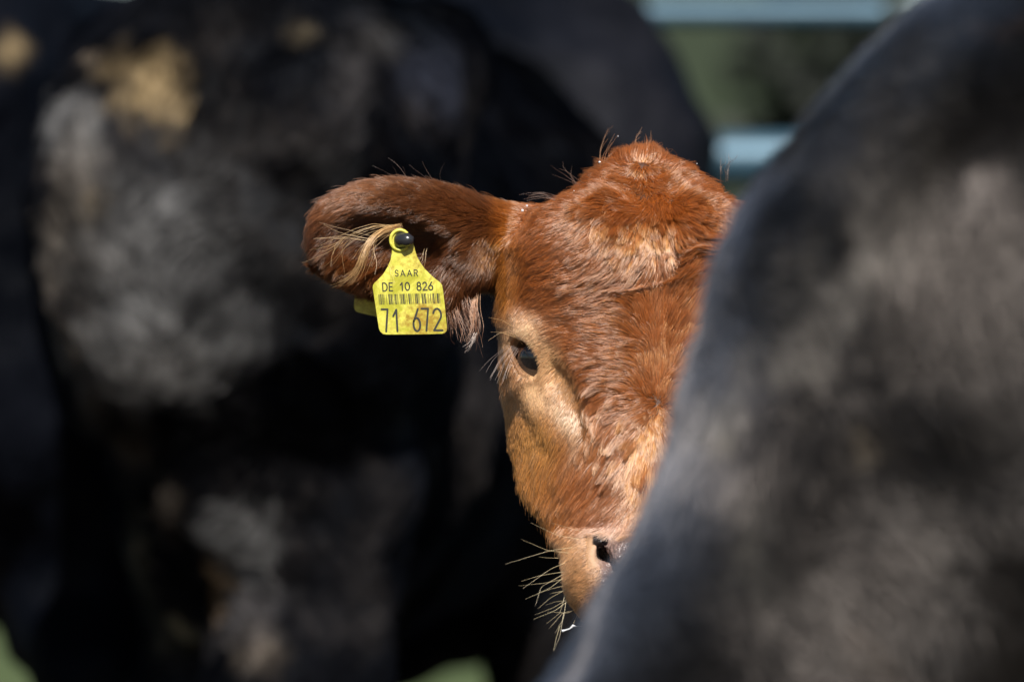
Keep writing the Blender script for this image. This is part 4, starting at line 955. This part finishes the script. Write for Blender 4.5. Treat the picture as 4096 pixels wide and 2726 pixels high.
def stroke(mb, pts, r, y):
    V = []; n = len(pts); P = [Vector((p[0], p[1])) for p in pts]
    for i in range(n - 1):               # each segment: a flat capsule, overlapping its neighbours at a slightly different height
        a, b = P[i], P[i + 1]; d = b - a
        if d.length < 1e-6: continue
        d.normalize(); nn_ = Vector((-d.y, d.x)); ang = math.atan2(nn_.y, nn_.x); loop = []
        for k in range(7): t = ang + math.pi * k / 6; loop.append((a.x + r * math.cos(t), a.y + r * math.sin(t)))
        for k in range(7): t = ang - math.pi + math.pi * k / 6; loop.append((b.x + r * math.cos(t), b.y + r * math.sin(t)))
        yy = y - 0.000004 * (i % 3)
        fr = [(x, yy, z) for x, z in loop]; bk = [(x, y + 0.0002, z) for x, z in loop]; m_ = len(loop)
        mb.add(fr + bk, [tuple(range(m_))] + [(k, k + m_, (k + 1) % m_ + m_, (k + 1) % m_) for k in range(m_)])
def text(mb, chars, boxes, r, y):        # boxes in photo pixels: (x0, x1, ytop, ybottom)
    for ch, (x0, x1, yt, yb) in zip(chars, boxes):
        sk = (yt - yb) * -0.055          # the rows lean slightly, as the tag does
        for s_ in G[ch]:
            pts = []
            for gx, gy in s_:
                px = x0 + gx * (x1 - x0) + (1 - gy) * 0.055 * (yb - yt); py = yb + (yt - yb) * gy
                q_ = W(px, py, y); pts.append((q_[0], q_[2]))
            stroke(mb, pts, r, y)
YI = YT - 0.00048
fx = lambda x: 1300 + x * 0.338; fy = lambda y: 850 + y * 0.338
mb = MB()
text(mb, 'SAAR', [(fx(a), fx(b), fy(t), fy(u)) for a, b, t, u in ((826, 866, 680, 752), (893, 944, 680, 752), (973, 1024, 679, 751), (1050, 1096, 678, 750))], 1.7 * S, YI)
text(mb, 'DE', [(fx(676), fx(736), fy(832), fy(928)), (fx(754), fx(800), fy(832), fy(925))], 2.3 * S, YI)
text(mb, '10826', [(fx(884), fx(928), fy(828), fy(920)), (fx(942), fx(1002), fy(826), fy(918)), (fx(1082), fx(1136), fy(824), fy(918)), (fx(1152), fx(1206), fy(824), fy(916)), (fx(1220), fx(1276), fy(822), fy(914))], 2.5 * S, YI)
text(mb, '71672', [(fx(668), fx(744), fy(1144), fy(1404)), (fx(790), fx(876), fy(1148), fy(1402)), (fx(1030), fx(1124), fy(1140), fy(1398)), (fx(1140), fx(1224), fy(1136), fy(1396)), (fx(1268), fx(1384), fy(1136), fy(1392))], 3.9 * S, YI)
keepw(mb.build('lettering', ink, eart, False), eart)
mb = MB(); r2 = random.Random(5)
bars = []; x = 630
pat = [(630, 4), (640, 5), (652, 10), (670, 4), (680, 6), (694, 4), (722, 4), (748, 12), (764, 6), (776, 12), (795, 5), (816, 5), (826, 12), (846, 4), (856, 4), (880, 5), (892, 10), (908, 5), (918, 14), (938, 6), (962, 4), (984, 14), (1004, 6), (1016, 4), (1036, 4), (1062, 10), (1078, 14), (1098, 5), (1110, 4), (1140, 12), (1156, 6), (1170, 14), (1188, 4), (1212, 4), (1222, 4), (1240, 8), (1266, 5), (1276, 12), (1300, 4), (1320, 14), (1338, 6), (1352, 4)]
for bx, bw in pat:
    y0, y1 = 966 - (bx - 630) * 0.017, 1088 - (bx - 630) * 0.022
    q_ = [W(fx(bx), fy(y0), YI), W(fx(bx + bw), fy(y0), YI), W(fx(bx + bw + 12), fy(y1), YI), W(fx(bx + 12), fy(y1), YI)]
    mb.add(q_ + [(p[0], p[1] + 0.0002, p[2]) for p in q_], [(0, 1, 2, 3), (0, 4, 5, 1), (1, 5, 6, 2), (2, 6, 7, 3), (3, 7, 4, 0)])
keepw(mb.build('barcode', ink, eart, False), eart)
